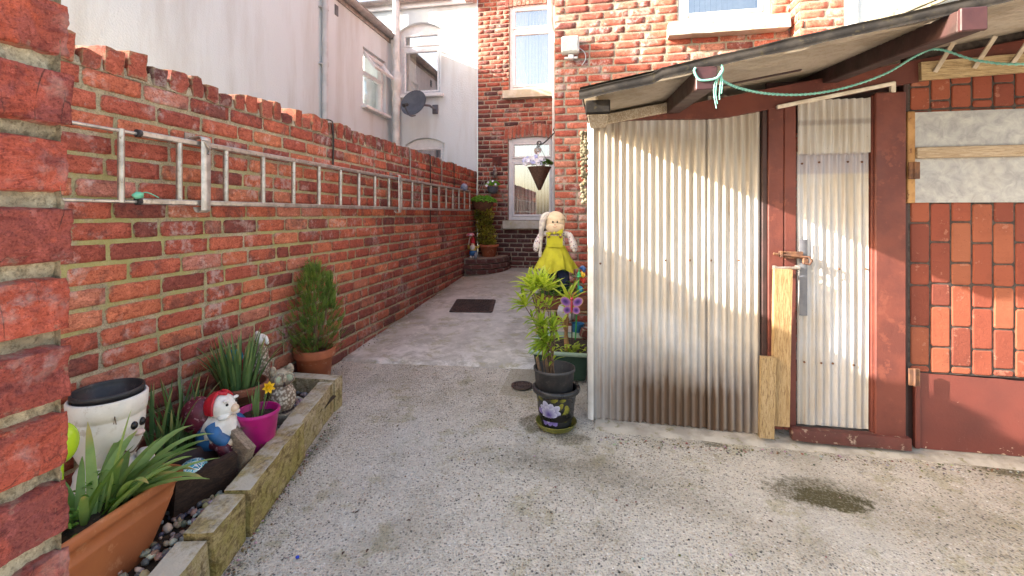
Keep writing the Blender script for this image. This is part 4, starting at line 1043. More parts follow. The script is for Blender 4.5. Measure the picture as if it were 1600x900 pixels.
m = MB(); m.ball((LX+.02, 1.470, 1.272), (.014, .020, .014), 10, 8, disp=lambda d: .4*nz(d*2)); m.tube(spline([(LX+.01, 1.47, 1.27), (LX+.02, 1.50, 1.285), (LX+.03, 1.545, 1.265)], 5), .0022, 5)
solo(m, 'plastic_tie', plain('jade_plastic', (.12,.46,.30), (.16,.52,.36), rough=.4), 'jade green scrap of plastic tied to the lower ladder rail', 'tie', (LX+.02, 1.47, 1.27))
m = MB(); m.ball((LX+.012, 5.86, 1.555), .05, 14, 10, disp=lambda d: .22*nz(d*6)); solo(m, 'netting_ball', plain('blue_grey_net', (.14,.20,.34), (.30,.34,.42), scale=40, rough=.7, bstr=.8), 'small blue grey ball of netting on the far end of the ladder', 'ball', (LX, 5.86, 1.53))
for (y, z0, z1, mt, lb, r) in ((2.90, 1.845, 1.545, M_wire, 'black cable hanging down the boundary wall to the ladder', .006), (4.23, 1.83, 1.53, M_steel, 'pale wire hanging over the wall just past the far bracket', .006),
                               (4.78, 1.80, 1.1, M_wire, 'dark wire hanging behind the far part of the ladder', .006), (5.15, 1.83, 1.52, M_steel, 'pale thin wire over the wall near the ladder end', .006), (5.62, 1.80, 1.5, M_wire, 'dark thin wire above the blue netting ball', .006)):
    m = MB(); m.tube(spline([(WX-.10, y-.01, 1.862), (WX+.0, y, 1.855), (WX+.014, y, 1.80), (WX+.012, y+.012, (z0+z1)/2), (WX+.014, y+.004, z1)], 6), r, 6)
    solo(m, 'wall_cable', mt, lb, 'cable', (WX, y, z1), 'wires hanging over the boundary wall')

# ------------------------------------------------------------------ satellite dish, security light
DX, DY, DZ = -2.70, 6.40, 2.84
root = thing('satellite_dish', 'dark grey oval satellite dish under the white house window', 'dish', (DX, DY, DZ))
ax = Vector((-.25, -.93, .22)).normalized(); u = ax.cross(Vector((0,0,1))).normalized(); v = u.cross(ax)
m = MB()
m.grid(lambda a, b: Vector((DX, DY, DZ))+(u*math.cos(a*2*PI)*.225+v*math.sin(a*2*PI)*.195)*b+ax*(.05*b*b), 32, 8)
m.grid(lambda a, b: Vector((DX, DY, DZ))+(u*math.cos(a*2*PI)*.229+v*math.sin(a*2*PI)*.199)*b+ax*(.05*b*b-.010), 32, 8)
M_dish = plain('slate_grey_metal', (.105,.115,.145), (.085,.095,.12), rough=.5)
m.build('dish', M_dish, root)
m = MB(); m.tube(spline([(DX, DY+.01, DZ-.17), (DX-.02, DY-.15, DZ-.20), (DX-.05, DY-.28, DZ-.08)], 5), .012, 8); m.build('arm', M_dish, root)
m = MB(); m.tube([(DX-.05, DY-.29, DZ-.09), (DX-.035, DY-.21, DZ-.055)], .028, 10); m.build('receiver', M_black, root)
m = MB(); m.tube([(DX+.02, DY+.02, DZ), (DX+.19, DY+.10, DZ-.01), (DX+.19, DY+.33, DZ-.01)], .018, 8); m.box((DX+.19, HY-.02, DZ-.01), (.09, .03, .14), .004); m.build('bracket', M_dish, root)
root = thing('security_light', 'square white security light with motion sensor on the brick extension', 'lamp', (-.25, EY, 2.65))
m = MB(); m.box((-.248, EY-.055, 2.675), (.155, .075, .150), .012); m.build('lamp_housing', plain('aged_white_plastic', (.66,.66,.63), (.55,.55,.52), rough=.45), root)
m = MB(); m.box((-.248, EY-.094, 2.675), (.128, .006, .120), .004); m.build('lens', plain('lamp_lens', (.52,.54,.52), (.60,.62,.60), scale=40, rough=.25), root)
m = MB(); m.box((-.242, EY-.045, 2.575), (.050, .055, .045), .008); m.tube([(-.300, EY-.05, 2.567), (-.185, EY-.05, 2.567)], .012, 8); m.build('sensor', M_upvc, root)
m = MB(); m.tube(spline([(-.170, EY-.02, 2.66), (-.125, EY-.012, 2.62), (-.118, EY-.010, 2.56), (-.15, EY-.010, 2.51)], 6), .004, 6); m.build('cable', M_upvc, root)

# ------------------------------------------------------------------ timber edging of the left bed
M_slp = []
def sleepermat(name, a, b, lich):
    t = NT(name); p = t.scalev(t.oc(), (9, 2.2, 9)); g = t.noise(4, 7, .65, p, 1.0)
    col = t.mix(t.ramp(g, [(.43, 0.0), (.56, 1.0)]), a, b)
    col = t.mix(t.ramp(t.noise(9, 8, .72), [(.46, 0.0), (.56, .75)]), col, lich)
    col = t.mix(t.ramp(t.noise(26, 7, .72), [(.52, 0.0), (.60, .75)]), col, t.mix(1.0, col, (.36,.32,.25), 'MULTIPLY'))
    col = t.mix(t.ramp(t.noise(150, 4, .7), [(.50, 0.0), (.62, .6)]), col, t.mix(1.0, col, (.45,.42,.36), 'MULTIPLY'))
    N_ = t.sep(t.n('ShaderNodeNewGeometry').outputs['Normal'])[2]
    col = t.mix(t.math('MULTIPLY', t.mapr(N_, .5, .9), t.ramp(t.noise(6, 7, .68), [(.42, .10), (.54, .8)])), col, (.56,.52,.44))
    return t.fin(col, .9, t.bump(t.math('ADD', g, t.noise(80, 6, .75)), .7, .006), spec=.2)
SL1 = sleepermat('pale_weathered_sleeper', (.48,.385,.25), (.30,.225,.13), (.36,.29,.13)); SL2 = sleepermat('mossy_sleeper', (.42,.325,.15), (.22,.155,.07), (.33,.27,.085))
p0 = Vector((-1.175, 1.08, 0)); p1 = Vector((-1.478, 2.375, 0)); dn = (p1-p0).normalized(); pn = Vector((dn.y, -dn.x, 0)); ang = math.atan2(-dn.x, dn.y)
def sleeper(a, b, h, off, wdt, mt, lab, tilt=0.0):
    c = p0+dn*((a+b)/2)-pn*(wdt/2+off); zg = gz(c.y)-.02
    m = MB(); rough_block(m, (c.x, c.y, zg+h/2), (wdt, b-a, h), .0045, (6, 22, 7), (tilt+.066, 0, ang), .10, 11, seed=a*9)
    solo(m, 'timber_sleeper', mt, lab, 'sleeper', (c.x, c.y, zg), 'timber edging of the flower bed')
sleeper(-.62, .182, .176, .012, .098, SL1, 'nearest pale timber edging beside the terracotta trough')
sleeper(.188, .375, .192, .0, .100, SL2, 'short mossy timber block behind the nearest edging')
sleeper(.381, .86, .200, -.012, .094, SL2, 'mossy yellow timber edging in the middle of the row')
sleeper(.866, 1.315, .192, .006, .090, SL1, 'farther pale timber edging beside the owl statue')
m = MB(); rough_block(m, (-1.655, 2.372, .165), (.37, .085, .19), .0045, (16, 5, 6), (0, 0, .06), .10, 11); solo(m, 'timber_sleeper', SL1, 'crosswise timber edging in front of the potted conifer', 'sleeper', (-1.655, 2.372, .08), 'timber edging of the flower bed')
# soil and pebbles of the bed
bz = lambda x, y: .075+.085*(y-1.0)
m = MB(); m.grid(lambda a, b: (WX+.008+a*(.62-.23*b*1.0), .45+b*1.88, bz(0, .45+b*1.88)-.012+.014*nz((a*3, b*9, 0), 3)), 24, 60)
tag(m.build('bed_soil', M_soil), kind='structure')
m = MB()
for i in range(900):
    y = .8+rr.random()*1.5; xr = p0.x+(p1.x-p0.x)*(y-p0.y)/(p1.y-p0.y)-.115; x = xr-rr.random()**1.7*.36
    if x < WX+.02: continue
    r = rr.uniform(.006, .015); sd = rr.random()*50; q = rr.random(); g_ = rr.choice(((.44,.42,.38), (.32,.31,.29), (.15,.15,.16), (.50,.43,.31), (.62,.60,.56), (.38,.30,.22), (.11,.12,.14)))
    m.col = tuple(c*rr.uniform(.75, 1.15) for c in g_)
    m.ball((x, y, bz(x, y)+.002+rr.random()*.008), (r*rr.uniform(.8, 1.5), r*rr.uniform(.8, 1.3), r*.7), 7, 5, (rr.random(), rr.random(), rr.random()*6), lambda d: .22*nz(d*1.3+Vector((sd, 0, 0))))
tag(m.build('pebbles', M_vc), 'small grey and buff pebbles covering the soil of the flower bed', 'pebbles', kind='stuff')

# ------------------------------------------------------------------ terracotta trough with strap leaves
T0 = (-1.505, 1.02, .075)
root = thing('trough_planter', 'long terracotta plastic trough with strap leaved plant beside the gate pier', 'planter', T0)
def trough(root, L0, L1, W0, W1, h, mt, rim=.036, rimo=.016, yaw=0.0, rr_=.03, name='trough', band=True):
    "rounded rectangular tapered trough: outline at height t"
    def ring(L, W, z, r, n=6):
        P = []
        for (sx, sy, a0) in ((1, 1, 0), (-1, 1, 90), (-1, -1, 180), (1, -1, 270)):
            for i in range(n+1):
                a = rad(a0+90*i/n); P.append(Vector((sx*(W/2-r)+r*math.cos(a), sy*(L/2-r)+r*math.sin(a), z)))
        return P
    prof = []
    H = h-rim
    for t_ in (0, .03, .25, .5, .75):
        k = t_**.8; prof.append((L0+(L1-L0)*k, W0+(W1-W0)*k, H*t_))
    if band: prof += [(L0+(L1-L0)*.84, W0+(W1-W0)*.86, H*.80), (L1*.955+.0, W1*.93+.0, H*.81), (L1*.985, W1*.97, H*.99)]
    prof += [(L1, W1, H), (L1+rimo*1.5, W1+rimo*1.5, H+.002), (L1+rimo*2, W1+rimo*2, H+rim*.35), (L1+rimo*2, W1+rimo*2, H+rim*.7), (L1+rimo*1.4, W1+rimo*1.4, h), (L1-.004, W1-.004, h), (L1-.012, W1-.012, h-.006), (L1*.93, W1*.88, h*.62)]
    P = []; n = 28
    for (L, W, z) in prof: P += ring(L, W, z, min(rr_, W*.3))
    F = [(l*n+i, l*n+(i+1) % n, (l+1)*n+(i+1) % n, (l+1)*n+i) for l in range(len(prof)-1) for i in range(n)]
    m = MB(); m.M = Matrix.Translation(root.location) @ Matrix.Rotation(yaw, 4, 'Z'); m.add(P, F, True); m.add(ring(L0, W0, 0, .03), [tuple(range(n))]); o = m.build(name, mt, root)
    m = MB(); m.M = Matrix.Translation(root.location) @ Matrix.Rotation(yaw, 4, 'Z')
    m.grid(lambda a, b: ((a-.5)*W1*.93, (b-.5)*L1*.96, h-.03+.012*nz((a*4, b*9, 1), 3)), 12, 30); m.build('soil', M_soil, root)
    return o
trough(root, .44, .67, .13, .165, .235, M_terra, rim=.038, rimo=.010, yaw=.06)
m = MB()
def tuft(mb, c, n, L, w, spread, droop, kind, r=.03, lean=(0,0), seg=9, fold=.25):
    for i in range(n):
        a = rr.random()*2*PI; s = spread*math.sqrt(rr.random()); d = Vector((math.cos(a)*s+lean[0], math.sin(a)*s+lean[1], 1))
        q = r*math.sqrt(rr.random()); mb.leaf((c[0]+q*math.cos(a), c[1]+q*math.sin(a), c[2]), d, L*rr.uniform(.6, 1.15), w*rr.uniform(.7, 1.2), droop*rr.uniform(.5, 1.4), seg, fold, kind)
zs_ = T0[2]+.20
tuft(m, (-1.505, 1.13, zs_), 11, .25, .038, .75, 1.1, 'strap', .035, (.25, .25))
tuft(m, (-1.50, 1.20, zs_), 11, .28, .037, .8, 1.4, 'strap', .035, (.35, .45))
tuft(m, (-1.52, 1.08, zs_), 8, .20, .024, .8, 1.2, 'strap', .03, (.1, -.25))
m.leaf((-1.50, 1.15, zs_), (.12, .12, 1), .31, .040, .3, 10, .2, 'strap', (.95, .2, 0))
m.leaf((-1.50, 1.17, zs_), (.8, .5, .55), .27, .028, .9, 10, .2, 'strap', (.7, .2, 0)); m.leaf((-1.50, 1.19, zs_), (.7, .8, .6), .28, .026, .7, 10, .2, 'strap', (.8, .2, 0))
m.leaf((-1.52, 1.07, zs_), (-.1, -.8, .8), .22, .026, 1.2, 10, .2, 'strap', (.85, .2, 0))
m.build('strap_leaves', M_lily, root)
m = MB()
for i in range(230):
    x = -1.52+rr.gauss(0, .035); y = .93+rr.gauss(0, .09); a = rr.random()*6.3; z = zs_+.01+abs(rr.gauss(0, .028))
    m.leaf((x, y, z), (math.cos(a), math.sin(a), .5), .026, .016, .6, 3, .2, 'ovate')
for i in range(60):
    x = -1.555+rr.gauss(0, .02); y = 1.14+rr.gauss(0, .025); a = rr.random()*6.3; z = zs_+.01+rr.random()*.11
    m.leaf((x, y, z), (math.cos(a), math.sin(a), .5), .026, .012, .6, 3, .2, 'ovate')
m.build('low_foliage', M_herb, root)
m = MB(); m.M = Matrix.Translation((-1.495, .985, T0[2]+.212)); m.lathe([(0, .0), (.026, 0), (.028, .004), (.029, .026), (.0275, .028), (.026, .026), (.024, .016), (0, .015)], 24, sx=1, sy=1)
solo(m, 'pot_cap', M_black, 'small round black cap lying on the soil of the terracotta trough', 'cap', (-1.495, .985, T0[2]+.212))

# lime green ornament half hidden by the pier
m = MB(); m.ball((-1.60, 1.095, .505), (.040, .045, .062), 18, 12); m.tube([(-1.60, 1.095, .12), (-1.60, 1.095, .46)], .008, 8)
solo(m, 'garden_ornament', plain('lime_gloss', (.40,.58,.03), (.34,.50,.03), rough=.15, bstr=.02), 'glossy lime green bulb ornament half hidden by the gate pier', 'ornament', (-1.60, 1.095, .12))

# ------------------------------------------------------------------ white pot shaped like a smiling head
WPX, WPY, WPZ = -1.695, 1.305, .12
root = thing('face_planter', 'white stone planter shaped as a smiling face holding a black plastic pot', 'planter', (WPX, WPY, WPZ))
M_stonew = plain('painted_white_stone', (.72,.69,.64), (.62,.58,.52), scale=7, rough=.75, bstr=.35, c3=(.52,.46,.38))
FZ = .445
m = MB(); m.lathe([(r_*.95, z_) for r_, z_ in [(.070, .215), (.084, .235), (.100, .275), (.108, .33), (.1105, .375), (.108, .378), (.113, .382), (.116, .40), (.118, FZ-.006), (.114, FZ), (.108, FZ), (.104, FZ-.01), (.088, .30)]], 48, (WPX, WPY, WPZ), cap0=True, cap1=True)
m.build('head', M_stonew, root)
m = MB()
def lm(sc2): return lambda d: sc2*nz(d*2.2+Vector((3, 1, 0)))
m.ball((WPX, WPY, WPZ+.155), (.098, .095, .095), 28, 18, disp=lambda d: .035*math.sin(d.z*26))
m.ball((WPX+.03, WPY-.055, WPZ+.055), (.075, .06, .055), 20, 14, disp=lambda d: .04*math.sin(d.z*14)); m.ball((WPX+.055, WPY+.055, WPZ+.055), (.075, .055, .055), 20, 14, disp=lambda d: .04*math.sin(d.z*14))
m.ball((WPX, WPY, WPZ+.03), (.10, .10, .045), 20, 10)
m.build('body', M_stonew, root)
m = MB()
for k, (a, q) in enumerate(((.93, .0), (.40, -.01))): pass
fa = rad(12)                                   # the face looks out across the path
def onhead(th, z, out=0.0):
    prof_ = [(.215, .070), (.235, .084), (.275, .100), (.33, .108), (.375, .1105)]
    for (z0, r0), (z1, r1) in zip(prof_[:-1], prof_[1:]):
        if z0 <= z <= z1: r = (r0+(r1-r0)*(z-z0)/(z1-z0))*.95; break
    else: r = .105
    a = fa+th; return Vector((WPX+(r+out)*math.cos(a), WPY+(r+out)*math.sin(a), WPZ+z))
for th in (-.17, .15): m.ball(onhead(th, .343, .002), (.011, .011, .0145), 14, 10)
m.build('eye', plain('black_gloss', (.012,.012,.014), rough=.15, bstr=0), root)
m = MB(); m.ball(onhead(.0, .312, .005), (.019, .018, .011), 16, 10); m.build('nose', plain('pale_pink_stone', (.66,.50,.43), (.60,.42,.36), rough=.6), root)
m = MB(); m.tube([onhead(-.48+.9*i/16, .272-.028*math.sin(PI*i/16)+(0 if i not in (0, 16) else .006), .0015) for i in range(17)], .0028, 6); m.tube([onhead(-.50, .280, .001), onhead(-.46, .268, .001)], .003, 6)
m.tube([onhead(-.75, .40-.024, .012), onhead(-.73, .43-.03, .0135), onhead(-.68, .405-.035, .004)], .0015, 5)
m.build('mouth', plain('brown_line', (.20,.12,.08), rough=.8), root)
m = MB(); m.ball((WPX+.085, WPY+.06, WPZ+.215), (.028, .024, .022), 14, 10, disp=lambda d: .15*nz(d*3)); m.tube(spline([(WPX+.03, WPY+.08, WPZ+.17), (WPX+.075, WPY+.075, WPZ+.175), (WPX+.09, WPY+.06, WPZ+.20)], 5), .024, 10); m.build('hand', M_stonew, root)
r2 = thing('plastic_pot', 'empty black plastic pot set inside the white smiling planter', 'pot', (WPX, WPY, WPZ+.30))
m = MB(); m.lathe([(r_*.95, z_) for r_, z_ in [(.085, 0), (.100, .12), (.1005, .152), (.107, .153), (.108, .160), (.107, .167), (.103, .168), (.0995, .166), (.0985, .158), (.095, .14), (.093, .139), (.080, .02), (0, .02)]], 44, (WPX, WPY, WPZ+.30), cap0=True); m.build('pot', M_black, r2)

# ------------------------------------------------------------------ dark wooden trough with mosaic piece
root = thing('log_planter', 'dark rough wooden log trough with pale cut end between trough and gnome', 'planter', (-1.50, 1.50, .10))
m = MB(); rough_block(m, (-1.462, 1.47, .175), (.034, .22, .15), .004, (4, 14, 8), (0, .10, -.30), .15, 13); m.build('side_board', timbermat('dark_wet_wood', (.060,.035,.025), (.04,.024,.018), (.02,.014,.012), axis=1), root)
m = MB(); rough_block(m, (-1.475, 1.625, .205), (.15, .040, .185), .004, (8, 4, 9), (-.1, .42, -.30), .22, 13); m.build('end_board', timbermat('silvery_wood', (.33,.25,.18), (.24,.18,.13), (.10,.07,.05), axis=0), root)
m = MB(); rough_block(m, (-1.60, 1.52, .185), (.034, .24, .15), .004, (4, 14, 8), (0, -.1, -.30), .15, 13); rough_block(m, (-1.54, 1.52, .13), (.12, .24, .06), .004, (8, 10, 4), (0, 0, -.30), .15, 13); m.build('inner_board', M_drk, root)
t = NT('turquoise_mosaic'); v = t.vor(70, 'F1', out='Color'); cs = t.n('ShaderNodeSeparateColor'); t.l(v, cs.inputs[0])
col = t.mix(t.ramp(t.vor(70, 'DISTANCE_TO_EDGE'), [(.03, 0.0), (.07, 1.0)]), (.72,.74,.72), t.ramp(cs.outputs[0], [(0, (.02,.16,.26)), (.5, (.03,.32,.42)), (.8, (.10,.45,.50)), (1, (.6,.68,.66))]))
M_mos = t.fin(col, .2, None, spec=.5)
m = MB(); m.ball((-1.505, 1.455, .225), (.05, .07, .045), 18, 12, (0, .2, .3)); solo(m, 'mosaic_stone', M_mos, 'turquoise and white mosaic stone behind the end of the terracotta trough', 'ornament', (-1.505, 1.455, .2))

# ------------------------------------------------------------------ seated gnome
GX, GY_, GZ_ = -1.575, 1.635, .235
root = thing('garden_gnome', 'white bearded gnome in red hood and blue coat sitting on the log planter', 'gnome', (GX, GY_, GZ_))
def G(x, y, z): return (GX+x, GY_+y, GZ_+z)
M_gsk = plain('gnome_skin', (.74,.58,.42), (.68,.46,.30), scale=30, rough=.45, bstr=.15); M_gwh = plain('gnome_white', (.78,.75,.70), (.66,.60,.54), scale=20, rough=.5, bstr=.3)
M_gbl = plain('gnome_blue', (.025,.13,.32), (.02,.10,.24), scale=20, rough=.4); M_grd = plain('gnome_red', (.52,.015,.03), (.42,.012,.025), scale=20, rough=.35); M_gma = plain('gnome_maroon', (.12,.012,.028), (.075,.010,.02), scale=25, rough=.4, c3=(.40,.22,.25))
m = MB(); m.lathe([(.0, 0), (.062, .004), (.070, .03), (.066, .07), (.052, .105), (.036, .128)], 24, G(0, 0, 0)); m.tube(spline([G(.025, -.045, .10), G(.062, -.055, .065), G(.085, -.035, .035)], 5), [.026]*5+[.024]*5+[.022], 10); m.tube(spline([G(.02, .048, .105), G(.055, .066, .075), G(.078, .070, .045)], 5), [.027]*5+[.025]*5+[.022], 10); m.build('coat', M_gbl, root)
m = MB(); m.ball(G(.034, 0, .162), (.054, .051, .052), 22, 16); m.ball(G(.058, -.028, .140), (.016, .015, .014), 10, 8); m.ball(G(.056, .028, .140), (.016, .015, .014), 10, 8); m.build('head', M_gwh, root)
m = MB(); m.ball(G(.088, .004, .160), (.019, .017, .016), 14, 10); m.build('nose', M_gsk, root)
for s in (-1, 1):
    m = MB(); m.ball(G(.079, .024*s, .182), (.005, .006, .006), 10, 8); m.build('eye', plain('gnome_eye', (.03,.025,.02), rough=.2), root)
m = MB(); m.lathe([(.034, .0), (.060, .012), (.068, .045), (.060, .085), (.038, .112)], 24, G(.020, 0, .022), sx=1.10, wob=lambda a, z: 1+.07*math.sin(9*a+z*60)); m.ball(G(.062, -.022, .136), (.026, .026, .014), 14, 8, (.3, 0, 0)); m.ball(G(.062, .026, .136), (.026, .026, .014), 14, 8, (-.3, 0, 0)); m.ball(G(.074, -.024, .197), (.010, .014, .006), 10, 6); m.ball(G(.074, .026, .197), (.010, .014, .006), 10, 6)
m.build('beard', M_gwh, root)
m = MB()
def hood(a, b):
    th = (a-.5)*2*rad(104)+PI; ph = b*PI*.62; r = .056; c = Vector(G(.020, 0, .165))
    return c+Vector((math.sin(ph)*math.cos(th)*r*1.05, math.sin(ph)*math.sin(th)*r*1.03, math.cos(ph)*r*1.06))
m.grid(hood, 30, 12); m.tube([hood(0, .1+.08*i) for i in range(12)], .006, 8); m.tube([hood(1, .1+.08*i) for i in range(12)], .006, 8); m.tube(spline([hood(0, .12), G(.052, 0, .218), hood(1, .12)], 6), .007, 8)
m.build('hood', M_grd, root)
m = MB(); m.ball(G(-.060, -.025, .130), (.064, .060, .075), 20, 14, disp=lambda d: .06*nz(d*4)); m.ball(G(-.045, -.02, .19), (.02, .02, .014), 10, 8); m.build('sack', M_gma, root)
for (x, y, z) in ((.092, -.03, .028), (.088, .072, .034)):
    m = MB(); m.ball(G(x, y, z), (.017, .016, .020), 14, 10); 
    for f_ in range(4): m.tube([G(x+.008, y-.012+.008*f_, z), G(x+.016, y-.012+.008*f_, z-.014), G(x+.012, y-.012+.008*f_, z-.026)], [.0045, .0042, .003], 6)
    m.build('hand', M_gsk, root)
m = MB(); m.box(G(.062, 0, .055), (.02, .05, .03), .004); m.build('belt', plain('brown_belt', (.30,.11,.06), rough=.5), root)
for s in (-1, 1):
    m = MB(); m.tube(spline([G(.03, .035*s, .03), G(.075, .04*s, .02), G(.10, .042*s, -.02), G(.105, .044*s, -.06)], 5), [.028]*8+[.024]*7+[.020], 12); m.ball(G(.118, .046*s, -.066), (.032, .02, .016), 14, 8); m.build('leg', M_gwh if s > 0 else M_gma, root)

# ------------------------------------------------------------------ clumps of daffodil leaves, bowl, pink pot
m = MB(); 
for i in range(52):
    a = rr.random()*6.28; s = rr.random()*.5
    m.leaf((-1.735+rr.uniform(-.04, .06), 1.60+rr.uniform(-.10, .10), .145), (math.cos(a)*s+.1, math.sin(a)*s, 1), rr.uniform(.24, .42), .014, rr.choice((.2, .4, 1.2)), 8, .15, 'strap')
solo(m, 'daffodil_clump', M_daff, 'loose clump of leafless flowerless daffodil leaves against the wall behind the gnome', 'plant', (-1.735, 1.60, .14))
tag(bpy.data.objects['daffodil_clump'], 'loose clump of daffodil leaves growing against the wall behind the gnome')
root = thing('bowl_planter', 'wide brown clay bowl crowded with tall daffodil leaves', 'planter', (-1.675, 1.875, .165))
pot(root, 'bowl', M_clayd, .235, .075, .118, root.location, rimh=.035, rimo=.005, n=40)
soil(root, (-1.675, 1.875, .165+.20), .108)
m = MB()
for i in range(95):
    a = rr.random()*6.28; s = .10+.32*rr.random(); q = .075*math.sqrt(rr.random())
    m.leaf((-1.675+q*math.cos(a), 1.875+q*math.sin(a), .36), (math.cos(a)*s, math.sin(a)*s, 1), rr.uniform(.17, .31), .0125, rr.choice((.12, .3, .5, 1.1)), 8, .15, 'strap')
m.build('leaves', M_daff, root)
root = thing('pink_pot', 'bright pink plastic pot with one yellow daffodil on a brown saucer', 'pot', (-1.475, 1.755, .165))
L = root.location
m = MB(); m.lathe([(0, 0), (.080, 0), (.098, .024), (.100, .026), (.099, .028), (.094, .026), (.078, .008), (0, .008)], 36, L); m.build('saucer', M_clayd, root)
pot(root, 'pot', plain('magenta_plastic', (.50,.015,.19), (.40,.012,.15), scale=6, rough=.35, bstr=.06, c3=(.24,.07,.06)), .165, .066, .086, (L.x, L.y, L.z+.010), rimh=.02, rimo=.004, collar=False)
soil(root, (L.x, L.y, L.z+.145), .078)
m = MB()
for i in range(13):
    a = rr.random()*6.28; s = .35*rr.random(); m.leaf((L.x+.02*math.cos(a), L.y+.02*math.sin(a), L.z+.145), (math.cos(a)*s, math.sin(a)*s, 1), rr.uniform(.09, .15), .011, .35, 6, .15, 'strap', (.8, .3, 0))
m.build('leaves', M_daff, root)
m = MB(); st = spline([(L.x+.01, L.y+.01, L.z+.145), (L.x+.022, L.y+.02, L.z+.215), (L.x+.030, L.y+.028, L.z+.262)], 6); m.tube(st, .0038, 6); m.build('stalk', M_daff, root)
m = MB(); c = st[-1]; fd = Vector((.75, -.45, .25)).normalized(); fu = fd.cross(Vector((0,0,1))).normalized(); fv = fu.cross(fd)
for i in range(7):
    a = 2*PI*i/7; d = fu*math.cos(a)+fv*math.sin(a); m.leaf(c, d+fd*.35, .030, .017, .0, 5, .3, 'ovate', up=fd)
for i in range(9):
    a = 2*PI*i/9; d = fu*math.cos(a)+fv*math.sin(a); m.leaf(c+fd*.004, d*.6+fd, .020, .011, .0, 4, .3, 'ovate', up=d)
m.build('flower', M_yel, root)

# ------------------------------------------------------------------ owl statue and the carved bird behind it
OX, OY, OZ = -1.562, 2.02, .165
root = thing('owl_statue', 'stone owl with big round eyes standing on a rock in the bed', 'statue', (OX, OY, OZ))
t = NT('scaly_stone'); vv = t.vor(75, 'F1'); col = t.mix(t.ramp(vv, [(.25, 1.0), (.6, 0.0)]), (.17,.12,.085), (.58,.51,.41)); col = t.mix(t.ramp(t.noise(12, 6, .65), [(.45, 0.0), (.7, .6)]), col, (.22,.13,.10))
M_owl = t.fin(col, .7, t.bump(vv, -.9, .008), spec=.3)
M_owl2 = plain('owl_stone', (.42,.35,.25), (.20,.15,.11), scale=30, rough=.7, bstr=.5, c3=(.58,.52,.42))
m = MB(); m.M = Matrix.Translation((OX, OY, OZ)); m.lathe([(.02, .045), (.040, .05), (.060, .075), (.068, .11), (.064, .145), (.052, .172), (.044, .182)], 28); m.build('body', M_owl, root)
m = MB(); m.M = Matrix.Translation((OX, OY, OZ+.212)) @ Matrix.Rotation(rad(-38), 4, 'Z')
m.ball((0, 0, 0), (.050, .056, .047), 24, 16); 
for s in (-1, 1): m.ball((.005, .040*s, .038), (.018, .018, .030), 12, 8, (0, 0, 0))
m.ball((.048, 0, .010), (.012, .010, .024), 10, 8)
m.build('head', M_owl2, root)
for s in (-1, 1):
    m = MB(); m.M = Matrix.Translation((OX, OY, OZ+.212)) @ Matrix.Rotation(rad(-38), 4, 'Z') @ Matrix.Translation((.043, .026*s, .010)) @ Matrix.Rotation(rad(90), 4, 'Y') @ Matrix.Rotation(rad(28*s), 4, 'X')
    m.lathe([(.019, -.004), (.026, .0), (.026, .006), (.021, .008), (.018, .004), (0, .003)], 22); e_ = m.build('eye', M_owl2, root)
    m2 = MB(); m2.M = m.M; m2.ball((0, 0, .003), (.017, .017, .006), 16, 8); m2.build('iris', plain('pale_green_glaze', (.42,.47,.33), (.34,.38,.27), rough=.2), e_)
m = MB(); m.M = Matrix.Translation((OX, OY, OZ+.212)) @ Matrix.Rotation(rad(-38), 4, 'Z'); m.lathe([(.009, 0), (.004, .012), (0, .022)], 8, (.062, 0, -.022)); m.build('beak', M_drk, root)
m = MB(); rough_block(m, (OX+.01, OY-.005, OZ+.024), (.15, .12, .055), .010, 8, (0, 0, .3), .6, 12); m.build('rock', plain('mossy_rock', (.24,.20,.15), (.15,.125,.09), scale=22, rough=.9, bstr=.8, c3=(.40,.36,.27)), root)
m = MB(); 
for i in range(6): m.ball((OX+.040+.004*math.sin(i), OY-.032+.013*i, OZ+.055), (.012, .007, .009), 8, 6)
m.build('claw', M_drk, root)
root = thing('bird_statue', 'pale carved bird statue with shell feathers behind the daffodil bowl', 'statue', (-1.755, 2.10, .17))
L = root.location
m = MB(); m.M = Matrix.Translation(L)
m.lathe([(.030, 0), (.042, .05), (.048, .16), (.050, .24), (.040, .31), (.022, .345)], 22, wob=lambda a, z: 1+.07*math.sin(7*a+z*40)); m.build('body', M_owl, root)
m = MB(); m.M = Matrix.Translation(L); m.ball((.01, 0, .372), (.030, .026, .028), 16, 10); m.tube(spline([(.02, 0, .385), (.05, -.01, .380), (.062, -.015, .350)], 4), [.012]*4+[.009]*4+[.003], 8); m.ball((-.01, 0, .40), (.014, .010, .014), 8, 6); m.build('head', M_gwh, root)
m = MB(); m.ball((-1.775, 1.955, .49), .040, 20, 14); m.tube([(-1.775, 1.955, .16), (-1.775, 1.955, .46)], .006, 8); solo(m, 'glass_float', plain('teal_glass', (.02,.22,.30), (.03,.30,.38), rough=.1, bstr=0), 'teal glass ball on a stick hidden among the daffodil leaves', 'ornament', (-1.775, 1.955, .16))
m = MB(); m.M = Matrix.Translation((-1.455, 2.085, .175)); m.lathe([(0, 0), (.017, 0), (.022, .038), (.024, .04), (.020, .04), (.016, .01), (0, .01)], 18); solo(m, 'clay_pot', M_clay, 'tiny empty clay pot on the pebbles beside the owl', 'pot', (-1.455, 2.085, .175))

